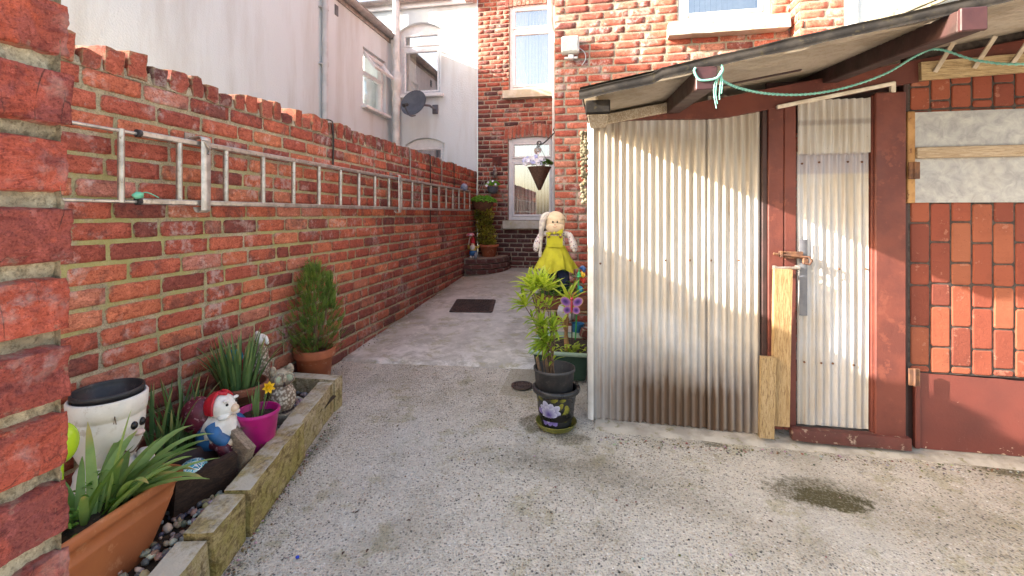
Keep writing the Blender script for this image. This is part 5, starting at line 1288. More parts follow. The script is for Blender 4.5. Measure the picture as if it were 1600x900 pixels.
# ------------------------------------------------------------------ potted conifer
CX_, CY_ = -1.735, 2.545
root = thing('potted_conifer', 'bushy green conifer in a terracotta pot at the end of the flower bed', 'conifer', (CX_, CY_, .095))
pot(root, 'pot', M_clay, .275, .082, .112, root.location, rimh=.05, rimo=.010)
soil(root, (CX_, CY_, .095+.235), .10)
m = MB(); m.tube(spline([(CX_, CY_, .32), (CX_+.008, CY_, .5), (CX_-.004, CY_+.004, .72), (CX_-.012, CY_+.006, .88)], 6), [.012]*6+[.009]*6+[.005]*6+[.002], 8)
m.tube(spline([(CX_, CY_, .36), (CX_+.05, CY_+.02, .52), (CX_+.085, CY_+.03, .74)], 6), [.008]*6+[.005]*6+[.002], 6)
m.build('trunk', M_stem, root)
m = MB()
def spray(mb, p, d, L, dark):
    d = d.normalized(); s = d.cross(Vector((rr.uniform(-.5, .5), rr.uniform(-.5, .5), 1)))
    if s.length < .1: s = Vector((1, 0, 0))
    s.normalize(); c0 = rr.random()
    n = 7; P = []; F = []; Cc = []
    for i in range(n):
        t_ = i/(n-1); q = p+d*L*t_+Vector((0, 0, .10*L*t_*t_))
        for sd in (-1, 1):
            l = L*.42*(1-t_*.75); a = q; tip = q+d*l*.72+s*l*.62*sd+Vector((0, 0, rr.uniform(-.15, .25)*l)); w_ = s*.0026+d*.0014
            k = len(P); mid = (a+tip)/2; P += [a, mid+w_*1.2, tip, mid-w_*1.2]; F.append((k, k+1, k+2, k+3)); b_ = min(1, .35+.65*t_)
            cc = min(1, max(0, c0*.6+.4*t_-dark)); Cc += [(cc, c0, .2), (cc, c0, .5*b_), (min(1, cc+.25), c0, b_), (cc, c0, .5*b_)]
    mb.add(P, F, False, Cc)
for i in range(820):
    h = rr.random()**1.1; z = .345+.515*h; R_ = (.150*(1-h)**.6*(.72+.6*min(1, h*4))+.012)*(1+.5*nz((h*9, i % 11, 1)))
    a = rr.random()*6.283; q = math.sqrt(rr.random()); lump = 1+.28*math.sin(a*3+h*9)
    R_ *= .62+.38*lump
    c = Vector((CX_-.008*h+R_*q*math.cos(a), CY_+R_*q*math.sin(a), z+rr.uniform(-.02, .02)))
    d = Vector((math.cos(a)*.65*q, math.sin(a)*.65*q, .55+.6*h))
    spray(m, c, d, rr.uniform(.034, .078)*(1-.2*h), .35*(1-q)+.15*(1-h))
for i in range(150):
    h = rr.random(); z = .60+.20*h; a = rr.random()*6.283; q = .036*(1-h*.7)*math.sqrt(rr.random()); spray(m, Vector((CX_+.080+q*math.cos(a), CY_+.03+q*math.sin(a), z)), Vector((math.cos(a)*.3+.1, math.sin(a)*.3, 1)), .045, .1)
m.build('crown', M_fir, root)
m = MB()
for i in range(60):
    a = rr.random()*6.28; q = .075*math.sqrt(rr.random()); spray(m, Vector((CX_+q*math.cos(a), CY_+q*math.sin(a), .345+.10*rr.random())), Vector((math.cos(a), math.sin(a), .5)), .04, 0)
m.build('dead_foliage', plain('brown_conifer', (.17,.085,.04), (.10,.055,.03), rough=.9), root)
m = MB()
for i in range(60):
    a = rr.random()*6.28; m.leaf((WX+.006+rr.random()*.02, 2.62+rr.gauss(0, .018), .86+rr.gauss(0, .02)), (.6+rr.random(), math.cos(a), math.sin(a)+.3), .026, .010, .8, 3, .2, 'ovate')
solo(m, 'wall_weed', M_herb, 'small green weed sprouting from the mortar above the conifer', 'weed', (WX, 2.62, .86))

# ------------------------------------------------------------------ drain covers
root = thing('manhole_cover', 'rectangular rusty iron manhole cover in the concrete passage', 'manhole cover', (-1.29, 4.58, gz(4.58)))
qx = [(-1.455, 4.335), (-1.045, 4.375), (-1.115, 4.83), (-1.525, 4.79)]
M_iron = plain('rusty_cast_iron', (.085,.050,.040), (.055,.036,.032), scale=16, rough=.7, metal=.2, bstr=.5, c3=(.12,.075,.05))
def qp(a, b, h):
    p = Vector((*qx[0], 0)).lerp(Vector((*qx[1], 0)), a); q = Vector((*qx[3], 0)).lerp(Vector((*qx[2], 0)), a); r = p.lerp(q, b); return (r.x, r.y, gz(r.y)+.019+h)
m = MB(); m.grid(lambda a, b: qp(a, b, 0), 4, 4, False); m.build('plate', M_iron, root)
m = MB()
for i in range(14):
    for j in range(14):
        a0, b0 = .06+i*.88/14, .06+j*.88/14; s = .88/14
        if (i+j) % 2: c = [(a0+.15*s, b0+.35*s), (a0+.85*s, b0+.35*s), (a0+.85*s, b0+.65*s), (a0+.15*s, b0+.65*s)]
        else: c = [(a0+.35*s, b0+.15*s), (a0+.65*s, b0+.15*s), (a0+.65*s, b0+.85*s), (a0+.35*s, b0+.85*s)]
        m.add([qp(*k, .001) for k in c]+[qp(*k, .006) for k in c], [(4,5,6,7), (0,1,5,4), (1,2,6,5), (2,3,7,6), (3,0,4,7)])
m.build('tread_pattern', M_iron, root)
m = MB()
for (p, q) in ((0, 1), (1, 2), (2, 3), (3, 0)):
    a = Vector((*qx[p], gz(qx[p][1])+.018)); b = Vector((*qx[q], gz(qx[q][1])+.018)); m.beam(a, b, .022, .014, .003)
m.build('frame', M_iron, root)
root = thing('drain_grate', 'round dark drain grate with curved slots beside the flower pots', 'drain', (-.478, 2.83, gz(2.83)))
L = root.location+Vector((0, 0, .005))
m = MB(); m.lathe([(0, .001), (.066, .001), (.066, .007), (.060, .008)], 36, L, cap1=False); m.build('well', plain('drain_dark', (.012,.011,.010), rough=.8), root)
m = MB()
for (r0, r1) in ((.050, .067), (.034, .042), (.018, .026), (0.0001, .010)):
    m.lathe([(r0, .004), (r0, .010), (r1, .010), (r1, .002)], 40, L, cap0=False, cap1=False)
for k in range(4): m.box((L.x, L.y, L.z+.0075), (.12, .012, .0045), .001, (0, 0, PI*k/4+.2))
m.build('grate', M_iron, root)

# ------------------------------------------------------------------ flower painted pot with nested pot and bright shrub
PX_, PY_ = -.222, 2.40; PZ_ = gz(PY_)
root = thing('painted_pot', 'black pot painted with a purple flower standing in a green saucer', 'pot', (PX_, PY_, PZ_)); L = root.location
m = MB(); m.lathe([(0, .002), (.088, .002), (.098, .012), (.107, .032), (.1085, .034), (.107, .036), (.103, .033), (.094, .016), (0, .012)], 44, L); m.build('saucer', plain('olive_glaze', (.20,.19,.035), (.13,.125,.025), scale=14, rough=.3, bstr=.1), root)
prof = [(.075, .014), (.080, .03), (.093, .10), (.104, .172), (.106, .185)]
m = MB(); m.lathe([(0, .014)]+prof+[(.118, .188), (.125, .196), (.127, .206), (.124, .215), (.116, .219), (.108, .215), (.104, .20), (.09, .06), (0, .06)], 48, L, cap0=False)
m.build('pot', plain('black_glaze', (.020,.020,.022), (.032,.030,.030), scale=9, rough=.32, bstr=.1), root)
def onpot(th, z, o=.0015):
    for (r0, z0), (r1, z1) in zip(prof[:-1], prof[1:]):
        if z0 <= z <= z1: r = r0+(r1-r0)*(z-z0)/(z1-z0); break
    else: r = prof[-1][0]
    return Vector((L.x+(r+o)*math.cos(th), L.y+(r+o)*math.sin(th), L.z+z))
def petal(mb, th, z, ang, ln, wd, c0, c1, o):
    P = []; Cc = []; n = 6
    for i in range(n+1):
        t_ = i/n; w_ = wd*math.sin(PI*(t_*.85+.1))**.7*(1+.12*math.sin(i*2.7))
        for s in (-1, 0, 1):
            du = ln*t_*math.cos(ang)-s*w_*math.sin(ang); dz = ln*t_*math.sin(ang)+s*w_*math.cos(ang)
            P.append(onpot(th+du/.095, max(.015, min(.184, z+dz)), o)); k = t_ if s else t_*.7; Cc.append(tuple(a+(b-a)*k for a, b in zip(c0, c1)))
    F = []
    for i in range(n):
        for s in range(2): F.append((3*i+s, 3*i+s+1, 3*i+s+4, 3*i+s+3))
    mb.add(P, F, True, Cc)
M_pt = vcol('painted_petals', .4, .05)
ft = rad(-108); m = MB(); D1, D2, D3 = (.07,.035,.22), (.30,.24,.58), (.60,.62,.74)
for i in range(11): petal(m, ft, .098, rad(33*i+8), .072 if i % 2 else .062, .020, D1, D2 if i > 4 else D3, .0012+.0003*(i % 3))
for i in range(7): petal(m, ft, .098, rad(52*i), .044, .017, D1, D3, .0024+.0003*(i % 2))
m.build('painted_flower', M_pt, root)
GR1, GR2 = (.07,.075,.01), (.33,.31,.045)
for (th, z, a, l, w_) in ((-62, .06, 75, .075, .016), (-55, .055, 50, .05, .013), (-78, .125, 60, .04, .012), (-45, .10, 110, .05, .014), (-125, .168, 160, .035, .010), (-100, .170, 20, .035, .011), (-75, .172, 10, .03, .009), (-145, .160, 200, .04, .011), (-150, .06, 100, .05, .013)):
    m = MB(); petal(m, rad(th), z, rad(a), l, w_, GR1, GR2, .0012); m.build('painted_leaf', M_pt, root)
root = thing('nursery_pot', 'plain black plastic pot with a tall bright leaved shrub, nested in the painted pot', 'pot', (PX_-.010, PY_+.004, PZ_+.075)); L = root.location
m = MB(); m.lathe([(0, 0), (.083, 0), (.085, .004), (.104, .222), (.1085, .223), (.1085, .238), (.1055, .239), (.103, .236), (.088, .06), (0, .06)], 48, L, cap0=False, wob=lambda a, z: 1+.012*math.sin(2*a+1)*(z > .1)); m.build('pot', plain('charcoal_plastic', (.040,.039,.042), (.060,.056,.056), scale=18, rough=.55, bstr=.1, c3=(.095,.085,.08)), root)
soil(root, (L.x, L.y, L.z+.10), .09)
def rosette(mb, p, d, n, L0, w, up=.5, col0=.5):
    d = Vector(d).normalized()
    for i in range(n):
        a = i*2.4+rr.random()*.5; k = i/n
        s = d.cross(Vector((math.cos(a), math.sin(a), .1))); s.normalize()
        dd = s*(.55+.75*(1-k))+d*(up+.9*k); mb.leaf(Vector(p)-d*.02*(1-k), dd, L0*rr.uniform(.7, 1.15), w*rr.uniform(.8, 1.2), rr.uniform(.3, 1.1), 6, .25, 'ovate', (min(1, col0+rr.uniform(-.35, .35)), rr.random(), 0))
st = MB(); lf = MB(); base = Vector((L.x-.02, L.y+.005, L.z+.10))
tips = [((-.375, 2.44, .815), (-.30, 2.42, .60), .85), ((-.345, 2.37, .80), (-.285, 2.39, .60), .75), ((-.395, 2.41, .715), (-.31, 2.41, .56), .5), ((-.288, 2.38, .825), (-.255, 2.40, .62), .95), ((-.268, 2.44, .80), (-.25, 2.42, .60), .75), ((-.300, 2.35, .625), (-.26, 2.38, .52), .3), ((-.235, 2.36, .60), (-.23, 2.39, .52), .25), ((-.275, 2.35, .535), (-.24, 2.39, .48), .35), ((-.315, 2.40, .83), (-.28, 2.40, .62), .85)]
for i, (tp, md, br) in enumerate(tips):
    b0 = base+Vector((rr.uniform(-.02, .03), rr.uniform(-.02, .02), 0)); pts = spline([b0, b0.lerp(Vector(md), .55)+Vector((rr.uniform(-.015, .015), 0, 0)), md, tp], 6); r0 = .0085 if i < 2 else .0045
    st.tube(pts, [r0*(1-.6*k/(len(pts)-1)) for k in range(len(pts))], 7); d = pts[-1]-pts[-4]
    rosette(lf, tp, d, 24 if br > .3 else 16, .112, .0175, .45, br*.85)
    for k in (9, 12, 15):
        if br > .3: rosette(lf, pts[k], pts[k]-pts[k-2], 5, .080, .015, .3, br*.6)
st.tube(spline([base+Vector((-.012, -.01, -.02)), base+Vector((-.055, 0, .10)), base+Vector((-.075, .01, .18))], 6), [.012]*6+[.010]*6+[.009], 8)
st.build('stem', M_stem, root); lf.build('leaves', M_oleander, root)

# ------------------------------------------------------------------ green trough with young shrub
root = thing('green_trough', 'pale green plastic trough with a young yellow green shrub beside the shed', 'planter', (-.235, 3.12, gz(3.12)+.012)); L = root.location
o = trough(root, .40, .47, .30, .37, .185, plain('dark_green_plastic', (.030,.075,.050), (.022,.055,.04), scale=7, rough=.5, bstr=.1), rim=.010, rimo=.004, band=False)
def rrect(W, Ln, r, z, n=5):
    P = []
    for (sx, sy, a0) in ((1, 1, 0), (-1, 1, 90), (-1, -1, 180), (1, -1, 270)):
        for i in range(n+1):
            a = rad(a0+90*i/n); P.append(Vector((L.x+sx*(W/2-r)+r*math.cos(a), L.y+sy*(Ln/2-r)+r*math.sin(a), L.z+z)))
    return P
m = MB(); P = []
rings = [(.375, .475, .166), (.415, .515, .166), (.420, .520, .172), (.418, .518, .186), (.405, .505, .190), (.375, .475, .188), (.352, .452, .180), (.345, .445, .150)]
for (W, Ln, z) in rings: P += rrect(W, Ln, .03, z)
n = 24; m.add(P, [(l*n+i, l*n+(i+1) % n, (l+1)*n+(i+1) % n, (l+1)*n+i) for l in range(len(rings)-1) for i in range(n)], True)
m.build('rim', plain('pale_sage_plastic', (.30,.40,.30), (.24,.33,.25), scale=9, rough=.5, bstr=.1), root)
m = MB(); tr = spline([(-.205, 3.03, L.z+.15), (-.215, 3.03, .40), (-.205, 3.03, .52), (-.20, 3.03, .62)], 6); m.tube(tr, [.020, .019, .018, .017, .016, .015]+[.012]*6+[.006]*6+[.005], 8); m.tube(spline([(-.212, 3.03, .42), (-.225, 3.02, .46), (-.222, 3.02, .50)], 4), [.012]*4+[.010]*4+[.008], 8); m.build('trunk', plain('tan_stem', (.36,.20,.09), (.28,.15,.07), scale=24, rough=.75, bstr=.3), root)
m = MB(); rosette(m, (-.20, 3.03, .62), (0, 0, 1), 13, .165, .026, .9, .8); 
for (x, y, z) in ((-.235, 3.01, .50), (-.19, 3.02, .56)): rosette(m, (x, y, z), (-.3, 0, 1), 4, .09, .03, .3, 1.0)
m.build('leaves', M_oleander, root)
m = MB()
for (cx, cy, sp, n_) in ((-.36, 2.98, .03, 70), (-.17, 2.96, .035, 80)):
    for i in range(n_):
        a = rr.random()*6.28; m.leaf((cx+rr.gauss(0, sp), cy+rr.gauss(0, sp), L.z+.16+abs(rr.gauss(0, .022))), (math.cos(a), math.sin(a), .7), .034, .017, .7, 3, .2, 'ovate')
m.build('low_foliage', M_oleander, root)

# ------------------------------------------------------------------ odds and ends behind the trough
root = thing('trough_planter', 'second clay trough crowded with greenery behind the green trough', 'planter', (-.26, 3.50, gz(3.5)+.012)); L = root.location
m = MB(); m.box((L.x, L.y, L.z+.30), (.46, .14, .012), .003); m.box((L.x-.2, L.y, L.z+.15), (.03, .12, .29), .004); m.box((L.x+.2, L.y, L.z+.15), (.03, .12, .29), .004); m.build('stand', M_pineb, root)
m = MB(); rough_block(m, (L.x, L.y, L.z+.36), (.44, .13, .10), .003, (14, 6, 5), None, .25, 10); m.build('trough', M_clayd, root)
m = MB()
for i in range(330):
    a = rr.random()*6.28; m.leaf((L.x-.06+rr.gauss(0, .10), L.y+rr.gauss(0, .04), L.z+.40+abs(rr.gauss(0, .07))), (math.cos(a), math.sin(a), .6), .045, .018, .7, 4, .2, 'ovate')
m.build('leaves', M_herb, root)
m = MB(); m.M = Matrix.Translation((-.235, 3.36, gz(3.36)+.335)) @ Matrix.Rotation(rad(78), 4, 'X'); m.lathe([(0, 0), (.055, .004), (.068, .016), (.064, .026), (.03, .03), (0, .028)], 26, wob=lambda a, z: 1+.04*math.sin(6*a)); 
q = solo(m, 'shell_ornament', plain('shell_grey', (.48,.46,.45), (.34,.32,.34), scale=30, rough=.5, bstr=.4), 'round grey shell ornament leaning behind the young shrub', 'ornament', (-.235, 3.36, gz(3.36)+.012))
m = MB(); m.M = Matrix.Translation((-.155, 3.40, .30)); m.lathe([(0, 0), (.036, 0), (.048, .085), (.050, .09), (.046, .09), (.036, .02), (0, .02)], 24); solo(m, 'blue_pot', plain('blue_plastic', (.04,.20,.42), (.03,.16,.34), rough=.4), 'small blue plastic pot behind the green trough', 'pot', (-.155, 3.40, .30))
m = MB(); m.box((-.155, 3.41, .22), (.16, .16, .15), .004); solo(m, 'wooden_crate', M_clayd, 'dark wooden block under the small blue pot', 'crate', (-.155, 3.41, .15))
m = MB(); rough_block(m, (-.085, 3.33, .335), (.095, .06, .062), .003, 5, (.1, .25, .3), .2, 20); m.box((-.085, 3.36, .22), (.07, .10, .16), .004); solo(m, 'brick_piece', M_yard, 'broken red brick piece balanced beside the small blue pot', 'brick', (-.085, 3.33, .14))
root = thing('butterfly_ornament', 'purple and yellow butterfly ornament on a stick beside the shed corner', 'ornament', (-.172, 2.95, gz(2.95))); L = root.location
m = MB(); m.tube([(L.x, L.y+.005, gz(2.95)), (L.x, L.y+.005, .60)], .004, 6); m.build('stick', M_wire, root)
def wing(s, hi):
    m = MB(); n = 18; c = Vector((L.x, L.y, .612)); P = [c+Vector((.004*s, -.004, 0))]; Cc = [(.80,.55,.42)]
    for ri, q in enumerate((.38, .72, 1.0)):
        for i in range(n):
            a = 2*PI*i/n
            if hi: x = .046+.042*math.cos(a); z = .030+.036*math.sin(a)+.012*math.cos(a)
            else: x = .034+.030*math.cos(a); z = -.034+.030*math.sin(a)
            k = .42*(1-q)
            xx = x*q+(.046 if hi else .034)*(1-q); zz = z*q+(.030 if hi else -.034)*(1-q)
            P.append(c+Vector((s*xx*.84, -.012-.016*abs(xx)/.08, zz*.84))); Cc.append(((.12,.05,.30), (.36,.16,.52), (.55,.38,.07) if (hi and xx > .06) else (.60,.30,.24))[ri])
    P[0] = c+Vector((s*(.046 if hi else .034)*.84, -.018, (.030 if hi else -.034)*.84)); Cc[0] = (.03,.02,.10)
    F = [(0, 1+i, 1+(i+1) % n) for i in range(n)]+[(1+r*n+i, 1+r*n+(i+1) % n, 1+(r+1)*n+(i+1) % n, 1+(r+1)*n+i) for r in range(2) for i in range(n)]
    m.add(P, F, True, Cc); m.build('wing', M_vc, root)
for s in (-1, 1):
    for hi in (0, 1): wing(s, hi)
m = MB(); m.ball((L.x, L.y-.014, .605), (.008, .008, .045), 10, 10); m.ball((L.x, L.y-.016, .655), .011, 10, 8); m.tube(spline([(L.x, L.y-.016, .662), (L.x-.015, L.y-.018, .69), (L.x-.02, L.y-.018, .70)], 3), .0018, 5); m.tube(spline([(L.x, L.y-.016, .662), (L.x+.015, L.y-.018, .69), (L.x+.02, L.y-.018, .70)], 3), .0018, 5); m.build('body', plain('red_enamel', (.50,.06,.08), rough=.3), root)
root = thing('windmill_ornament', 'colourful plastic windmill on a green stick against the shed corner', 'ornament', (-.145, 3.30, gz(3.3))); L = root.location
m = MB(); m.tube([(L.x-.03, L.y, gz(3.3)+.01), (L.x+.005, L.y, .80)], .006, 6); m.build('stick', plain('green_plastic', (.05,.38,.10), rough=.4), root)
for k, (c, dx, dz) in enumerate((((.03,.10,.30), .035, .02), ((.60,.05,.03), .035, -.06), ((.03,.28,.42), .018, -.13), ((.70,.42,.03), .028, -.02), ((.05,.40,.14), .0, -.015))):
    m = MB(); m.leaf((L.x+.005, L.y-.01, .79+dz*.8), (dx, -.01, dz*.35), .05, .034, .3, 5, .5, 'ovate', up=(0, 1, .2)); m.ball((L.x+.004+dx, L.y-.012, .78+dz), (.014, .010, .020), 10, 8); m.build('vane', plain('vane_plastic', c, tuple(x*.8 for x in c), rough=.35), root)

# ------------------------------------------------------------------ scarecrow doll
DX_, DY_ = -.335, 3.56; g0 = gz(DY_)
root = thing('scarecrow_doll', 'cloth scarecrow doll in a yellow pinafore dress on a wooden stake', 'scarecrow', (DX_, DY_, g0))
def zmap(z):
    ks = [(-1, -1), (.36, .47), (.58, .765), (.845, .945), (.945, 1.03), (1.055, 1.055), (3, 3)]
    for (a, b), (c, d) in zip(ks[:-1], ks[1:]):
        if z <= c: return b+(d-b)*(z-a)/(c-a)
def D(x, y, z): return Vector((DX_+x, DY_+y, zmap(z)))
M_cloth = plain('cream_cloth', (.66,.52,.36), (.60,.46,.31), scale=26, rough=.95, bscale=200, bstr=.3); M_ylw = plain('yellow_cotton', (.52,.49,.035), (.44,.41,.03), scale=16, rough=.9, bscale=240, bstr=.25)
t = NT('floral_cotton'); v = t.vor(65, 'F1'); vc_ = t.vor(65, 'F1', out='Color'); cs = t.n('ShaderNodeSeparateColor'); t.l(vc_, cs.inputs[0])
M_flor = t.fin(t.mix(t.ramp(v, [(.30, 1.0), (.42, 0.0)]), (.66,.60,.58), t.ramp(cs.outputs[0], [(0, (.40,.12,.16)), (.4, (.18,.16,.24)), (.7, (.55,.30,.18)), (1, (.62,.55,.52))])), .95)
M_gng = M_flor
m = MB(); m.tube([Vector((DX_, DY_+.02, g0)), Vector((DX_, DY_+.02, .98))], .013, 8); m.build('stake', M_pine, root)
m = MB(); hc = D(.0, 0, 1.125); m.ball(hc, (.074, .066, .088), 26, 18, disp=lambda d: .03*nz(d*2)); m.ball(hc+Vector((0, -.03, -.035)), (.072, .05, .050), 20, 12); m.build('head', M_cloth, root)
for s in (-1, 1):
    m = MB(); m.ball(hc+Vector((.017*s+.004, -.073, .012)), (.006, .004, .009), 10, 8); m.build('eye', M_wire, root)
m = MB(); m.tube([hc+Vector((.003+.03*(i/8-.5), -.080, -.022-.006*math.sin(PI*i/8))) for i in range(9)], .002, 5); m.ball(hc+Vector((.004, -.081, -.008)), (.005, .004, .004), 8, 6); m.build('mouth', plain('pink_thread', (.45,.16,.14), rough=.9), root)
m = MB()
for s, ln_ in ((-1, .30),):
    pts = spline([hc+Vector((.045*s, 0, .075)), hc+Vector((.085*s, -.02, .05)), hc+Vector((.105*s, -.03, -.04)), hc+Vector((.118*s, -.03, .04-ln_))], 6)
    for i in range(len(pts)): pass
    m.tube(pts, [.012+.014*math.sin(PI*min(1, i/(len(pts)-1)+.12)) for i in range(len(pts))], 10)
m.build('ear', plain('pale_ear_cloth', (.68,.62,.54), (.45,.40,.38), scale=26, rough=.95, bstr=.3), root)
m = MB(); m.grid(lambda a, b: hc+Vector((math.sin(b*1.2)*math.cos(a*6.283)*.086, math.sin(b*1.2)*math.sin(a*6.283)*.078+.01, math.cos(b*1.2)*.096)), 26, 8); m.build('cap', M_cloth, root)
m = MB(); m.lathe([(.030, 0), (.070, .012), (.074, .05), (.072, .09), (.062, .115), (.035, .13)], 26, Vector((DX_, DY_, .925)), sy=.62); m.build('blouse', M_flor, root)
for s in (-1, 1):
    m = MB(); m.tube(spline([D(.055*s, 0, 1.015), D(.105*s, -.01, .975), D(.130*s, -.02, .90), D(.148*s, -.03, .83)], 5), [.021]*5+[.024]*5+[.028]*5+[.027], 12); m.ball(D(.150*s, -.03, .815), (.020, .018, .022), 10, 8); m.build('sleeve', M_flor, root)
m = MB()
def skirt(a, b):
    th = a*2*PI; r = .074+.082*b**.9; f_ = 1+.10*b*math.sin(9*th+2*nz((math.cos(th), math.sin(th), b*1.3)))+.05*b*math.sin(17*th)
    return D(r*math.cos(th)*f_, r*math.sin(th)*f_*.66, .845-.265*b+.018*b*math.sin(5*th+1))
m.grid(skirt, 96, 14)
m.grid(lambda a, b: D((a-.5)*.125, -.056-.008*math.cos((a-.5)*2), .84+.105*b), 8, 6); m.lathe([(.075, 0), (.078, .004), (.078, .016), (.074, .020)], 28, Vector((DX_, DY_, .935)), sy=.66, cap0=False, cap1=False)
for s in (-1, 1): m.tube(spline([D(.046*s, -.062, .935), D(.044*s, -.064, .98), D(.040*s, -.055, 1.03), D(.038*s, -.01, 1.05)], 5), .0115, 8)
m.build('dress', M_ylw, root)
for s in (-1, 1):
    m = MB(); m.ball(D(.046*s, -.071, .937), (.0105, .005, .0105), 12, 8); m.build('button', plain('brown_button', (.22,.10,.05), rough=.4), root)
m = MB()
for s in (-1, 1): m.grid(lambda a, b: D(.006*s+s*a*.058, -.082-.012*math.sin(a*PI), 1.045+.014*s*a+(b-.5)*(.014+.042*a)), 8, 6)
m.ball(D(0, -.088, 1.045), (.010, .008, .011), 10, 8); m.build('bow', M_ylw, root)
M_den = plain('dark_denim', (.022,.030,.075), (.016,.022,.055), scale=30, rough=.9, bscale=220, bstr=.3)
for s in (-1, 1):
    m = MB(); m.tube(spline([D(.045*s, 0, .68), D(.062*s, -.01, .52), D(.070*s, -.01, .36)], 6), [.048]*6+[.050]*6+[.052], 14); m.build('trouser_leg', M_den, root)

# ------------------------------------------------------------------ far corner: curved brick bed, potted climber, gnome, wall pots
root = thing('brick_bed', 'low curved brick planter bed in the far corner of the passage', 'planter', (-1.85, HY, .37)); B = MB(); RBD = .52
def cp2(a): return Vector((-1.85, HY, 0))+Vector((math.cos(a)*RBD*.95, -math.sin(a)*RBD*1.25, 0))
for k in range(3):
    n_ = 6
    for i in range(n_):
        a = rad(90*(i+(.5 if k % 2 else 0))/n_+4)
        if a > rad(88): continue
        p = cp2(a); q = cp2(a+.01)-p; rough_block(B, (p.x, p.y, .385+k*.073), (.165, .10, .062), .003, 4, (0, 0, math.atan2(q.y, q.x)), .18, 14, (R.random()*.7, R.random(), 0))
build_multi('wall', [(B, M_rear)], root)
m = MB(); P = [Vector((-1.845, HY-.01, .575))]+[cp2(rad(i*6))*1.0+Vector((0, 0, .575)) for i in range(16)]
m.add(P+[p-Vector((0, 0, .25)) for p in P], [(0, i, i+1) for i in range(1, 16)]+[(i, i+1, i+18, i+17) for i in range(1, 16)]); m.build('mortar_cap', M_morth, root)
root = thing('potted_climber', 'yellow green climber trained up the wall in a terracotta pot', 'plant', (-1.58, 6.46, .578)); L = root.location
pot(root, 'pot', M_clay, .175, .095, .135, L, rimh=.035, rimo=.012)
soil(root, (L.x, L.y, L.z+.15), .12)
m = MB()
for k in range(5): m.tube(spline([(L.x+rr.uniform(-.04, .04), L.y, L.z+.14), (L.x-.05+rr.uniform(-.08, .08), L.y+.08, L.z+.4), (L.x-.10+rr.uniform(-.1, .1), L.y+.14, L.z+.78)], 6), .006, 6)
m.build('stem', M_stem, root)
m = MB()
for i in range(1100):
    h = rr.random(); z = L.z+.15+.66*h; cx = L.x-.02-.11*h; wd = .135*(1-.10*h)*(1+.22*nz((h*5, 1, 1))); a = rr.random()*6.28
    x = cx+rr.uniform(-1, 1)*wd; y = L.y+.02+.12*h-rr.random()*.10*(1-((x-cx)/wd)**2)**.5
    if x < WX+.02: continue
    m.leaf((x, y, z), (math.cos(a)*.6, -.5+math.sin(a)*.4, rr.uniform(-.6, .3)), .042*rr.uniform(.7, 1.3), .030, .4, 3, .3, 'ovate', (min(1, max(0, .5+.7*nz((x*9, z*9, 2))+rr.uniform(-.3, .3))), rr.random(), 0))
m.build('leaves', M_ivy, root)
root = thing('wall_basket', 'half round wicker wall basket overflowing with bright green leaves above the climber', 'basket', (-1.70, 6.56, 1.36)); L = root.location
m = MB(); m.lathe([(.02, -.14), (.09, -.12), (.145, -.05), (.165, .02), (.172, .03), (.160, .03), (.13, -.02), (0, -.02)], 40, L, sy=.85, wob=lambda a, z: 1+.018*math.sin(26*a+z*160)); m.build('basket', plain('brown_wicker', (.19,.085,.05), (.12,.055,.035), scale=40, rough=.8, bstr=.6), root)
m = MB()
for i in range(420):
    a = rr.random()*6.28; q = math.sqrt(rr.random()); m.leaf((L.x+.185*q*math.cos(a), L.y+.15*q*math.sin(a), L.z+.02+.065*(1-q*q)+rr.uniform(-.02, .02)), (math.cos(a)*.8, math.sin(a)*.8, .6-.5*q), .055, .026, 1.2, 4, .25, 'ovate')
m.build('leaves', leafmat('vivid_green_leaf', (.12,.38,.05), (.34,.66,.13), trans=.45), root)
for s in (-1, 1):
    m = MB(); m.tube([(L.x+.13*s, L.y+.05, L.z+.02), (L.x+.02*s, HY-.02, L.z+.42)], .004, 5); m.build('chain', M_steel, root)
root = thing('hanging_pot', 'small grey hanging pot with white daisies on the wall beside the window', 'pot', (-1.56, 6.62, 1.60)); L = root.location
m = MB(); m.lathe([(0, -.10), (.05, -.095), (.075, -.05), (.082, 0), (.086, .006), (.078, .006), (0, -.02)], 26, L); m.build('pot', plain('slate_pot', (.10,.115,.15), (.075,.085,.11), rough=.5), root)
m = MB()
for i in range(170):
    a = rr.random()*6.28; q = math.sqrt(rr.random()); m.leaf((L.x+.09*q*math.cos(a), L.y+.08*q*math.sin(a), L.z+.01+.06*(1-q*q)), (math.cos(a)*.8, math.sin(a)*.8, .7), .045, .02, .9, 4, .25, 'ovate')
m.build('leaves', bpy.data.materials['vivid_green_leaf'], root)
def blossom(mb, c, r, n=5):
    c = Vector(c); f = Vector((rr.uniform(-.5, .5), -1, rr.uniform(0, .7))).normalized(); u_ = f.cross(Vector((0,0,1))).normalized(); v_ = u_.cross(f)
    for i in range(n):
        a = 2*PI*i/n; d = u_*math.cos(a)+v_*math.sin(a); mb.leaf(c, d+f*.25, r, r*.95, 0, 3, .15, 'ovate', up=f)
m = MB()
for (x, z) in ((-.05, .06), (.06, .03), (.02, .08), (-.075, .02)): blossom(m, (L.x+x, L.y-.07, L.z+z), .022, 6)
m.build('flower', M_petw, root)
m = MB(); m.tube(spline([(L.x, L.y, L.z+.03), (L.x, L.y+.02, L.z+.20), (L.x, HY-.02, L.z+.27)], 4), .004, 5); m.build('hanger', M_wire, root)
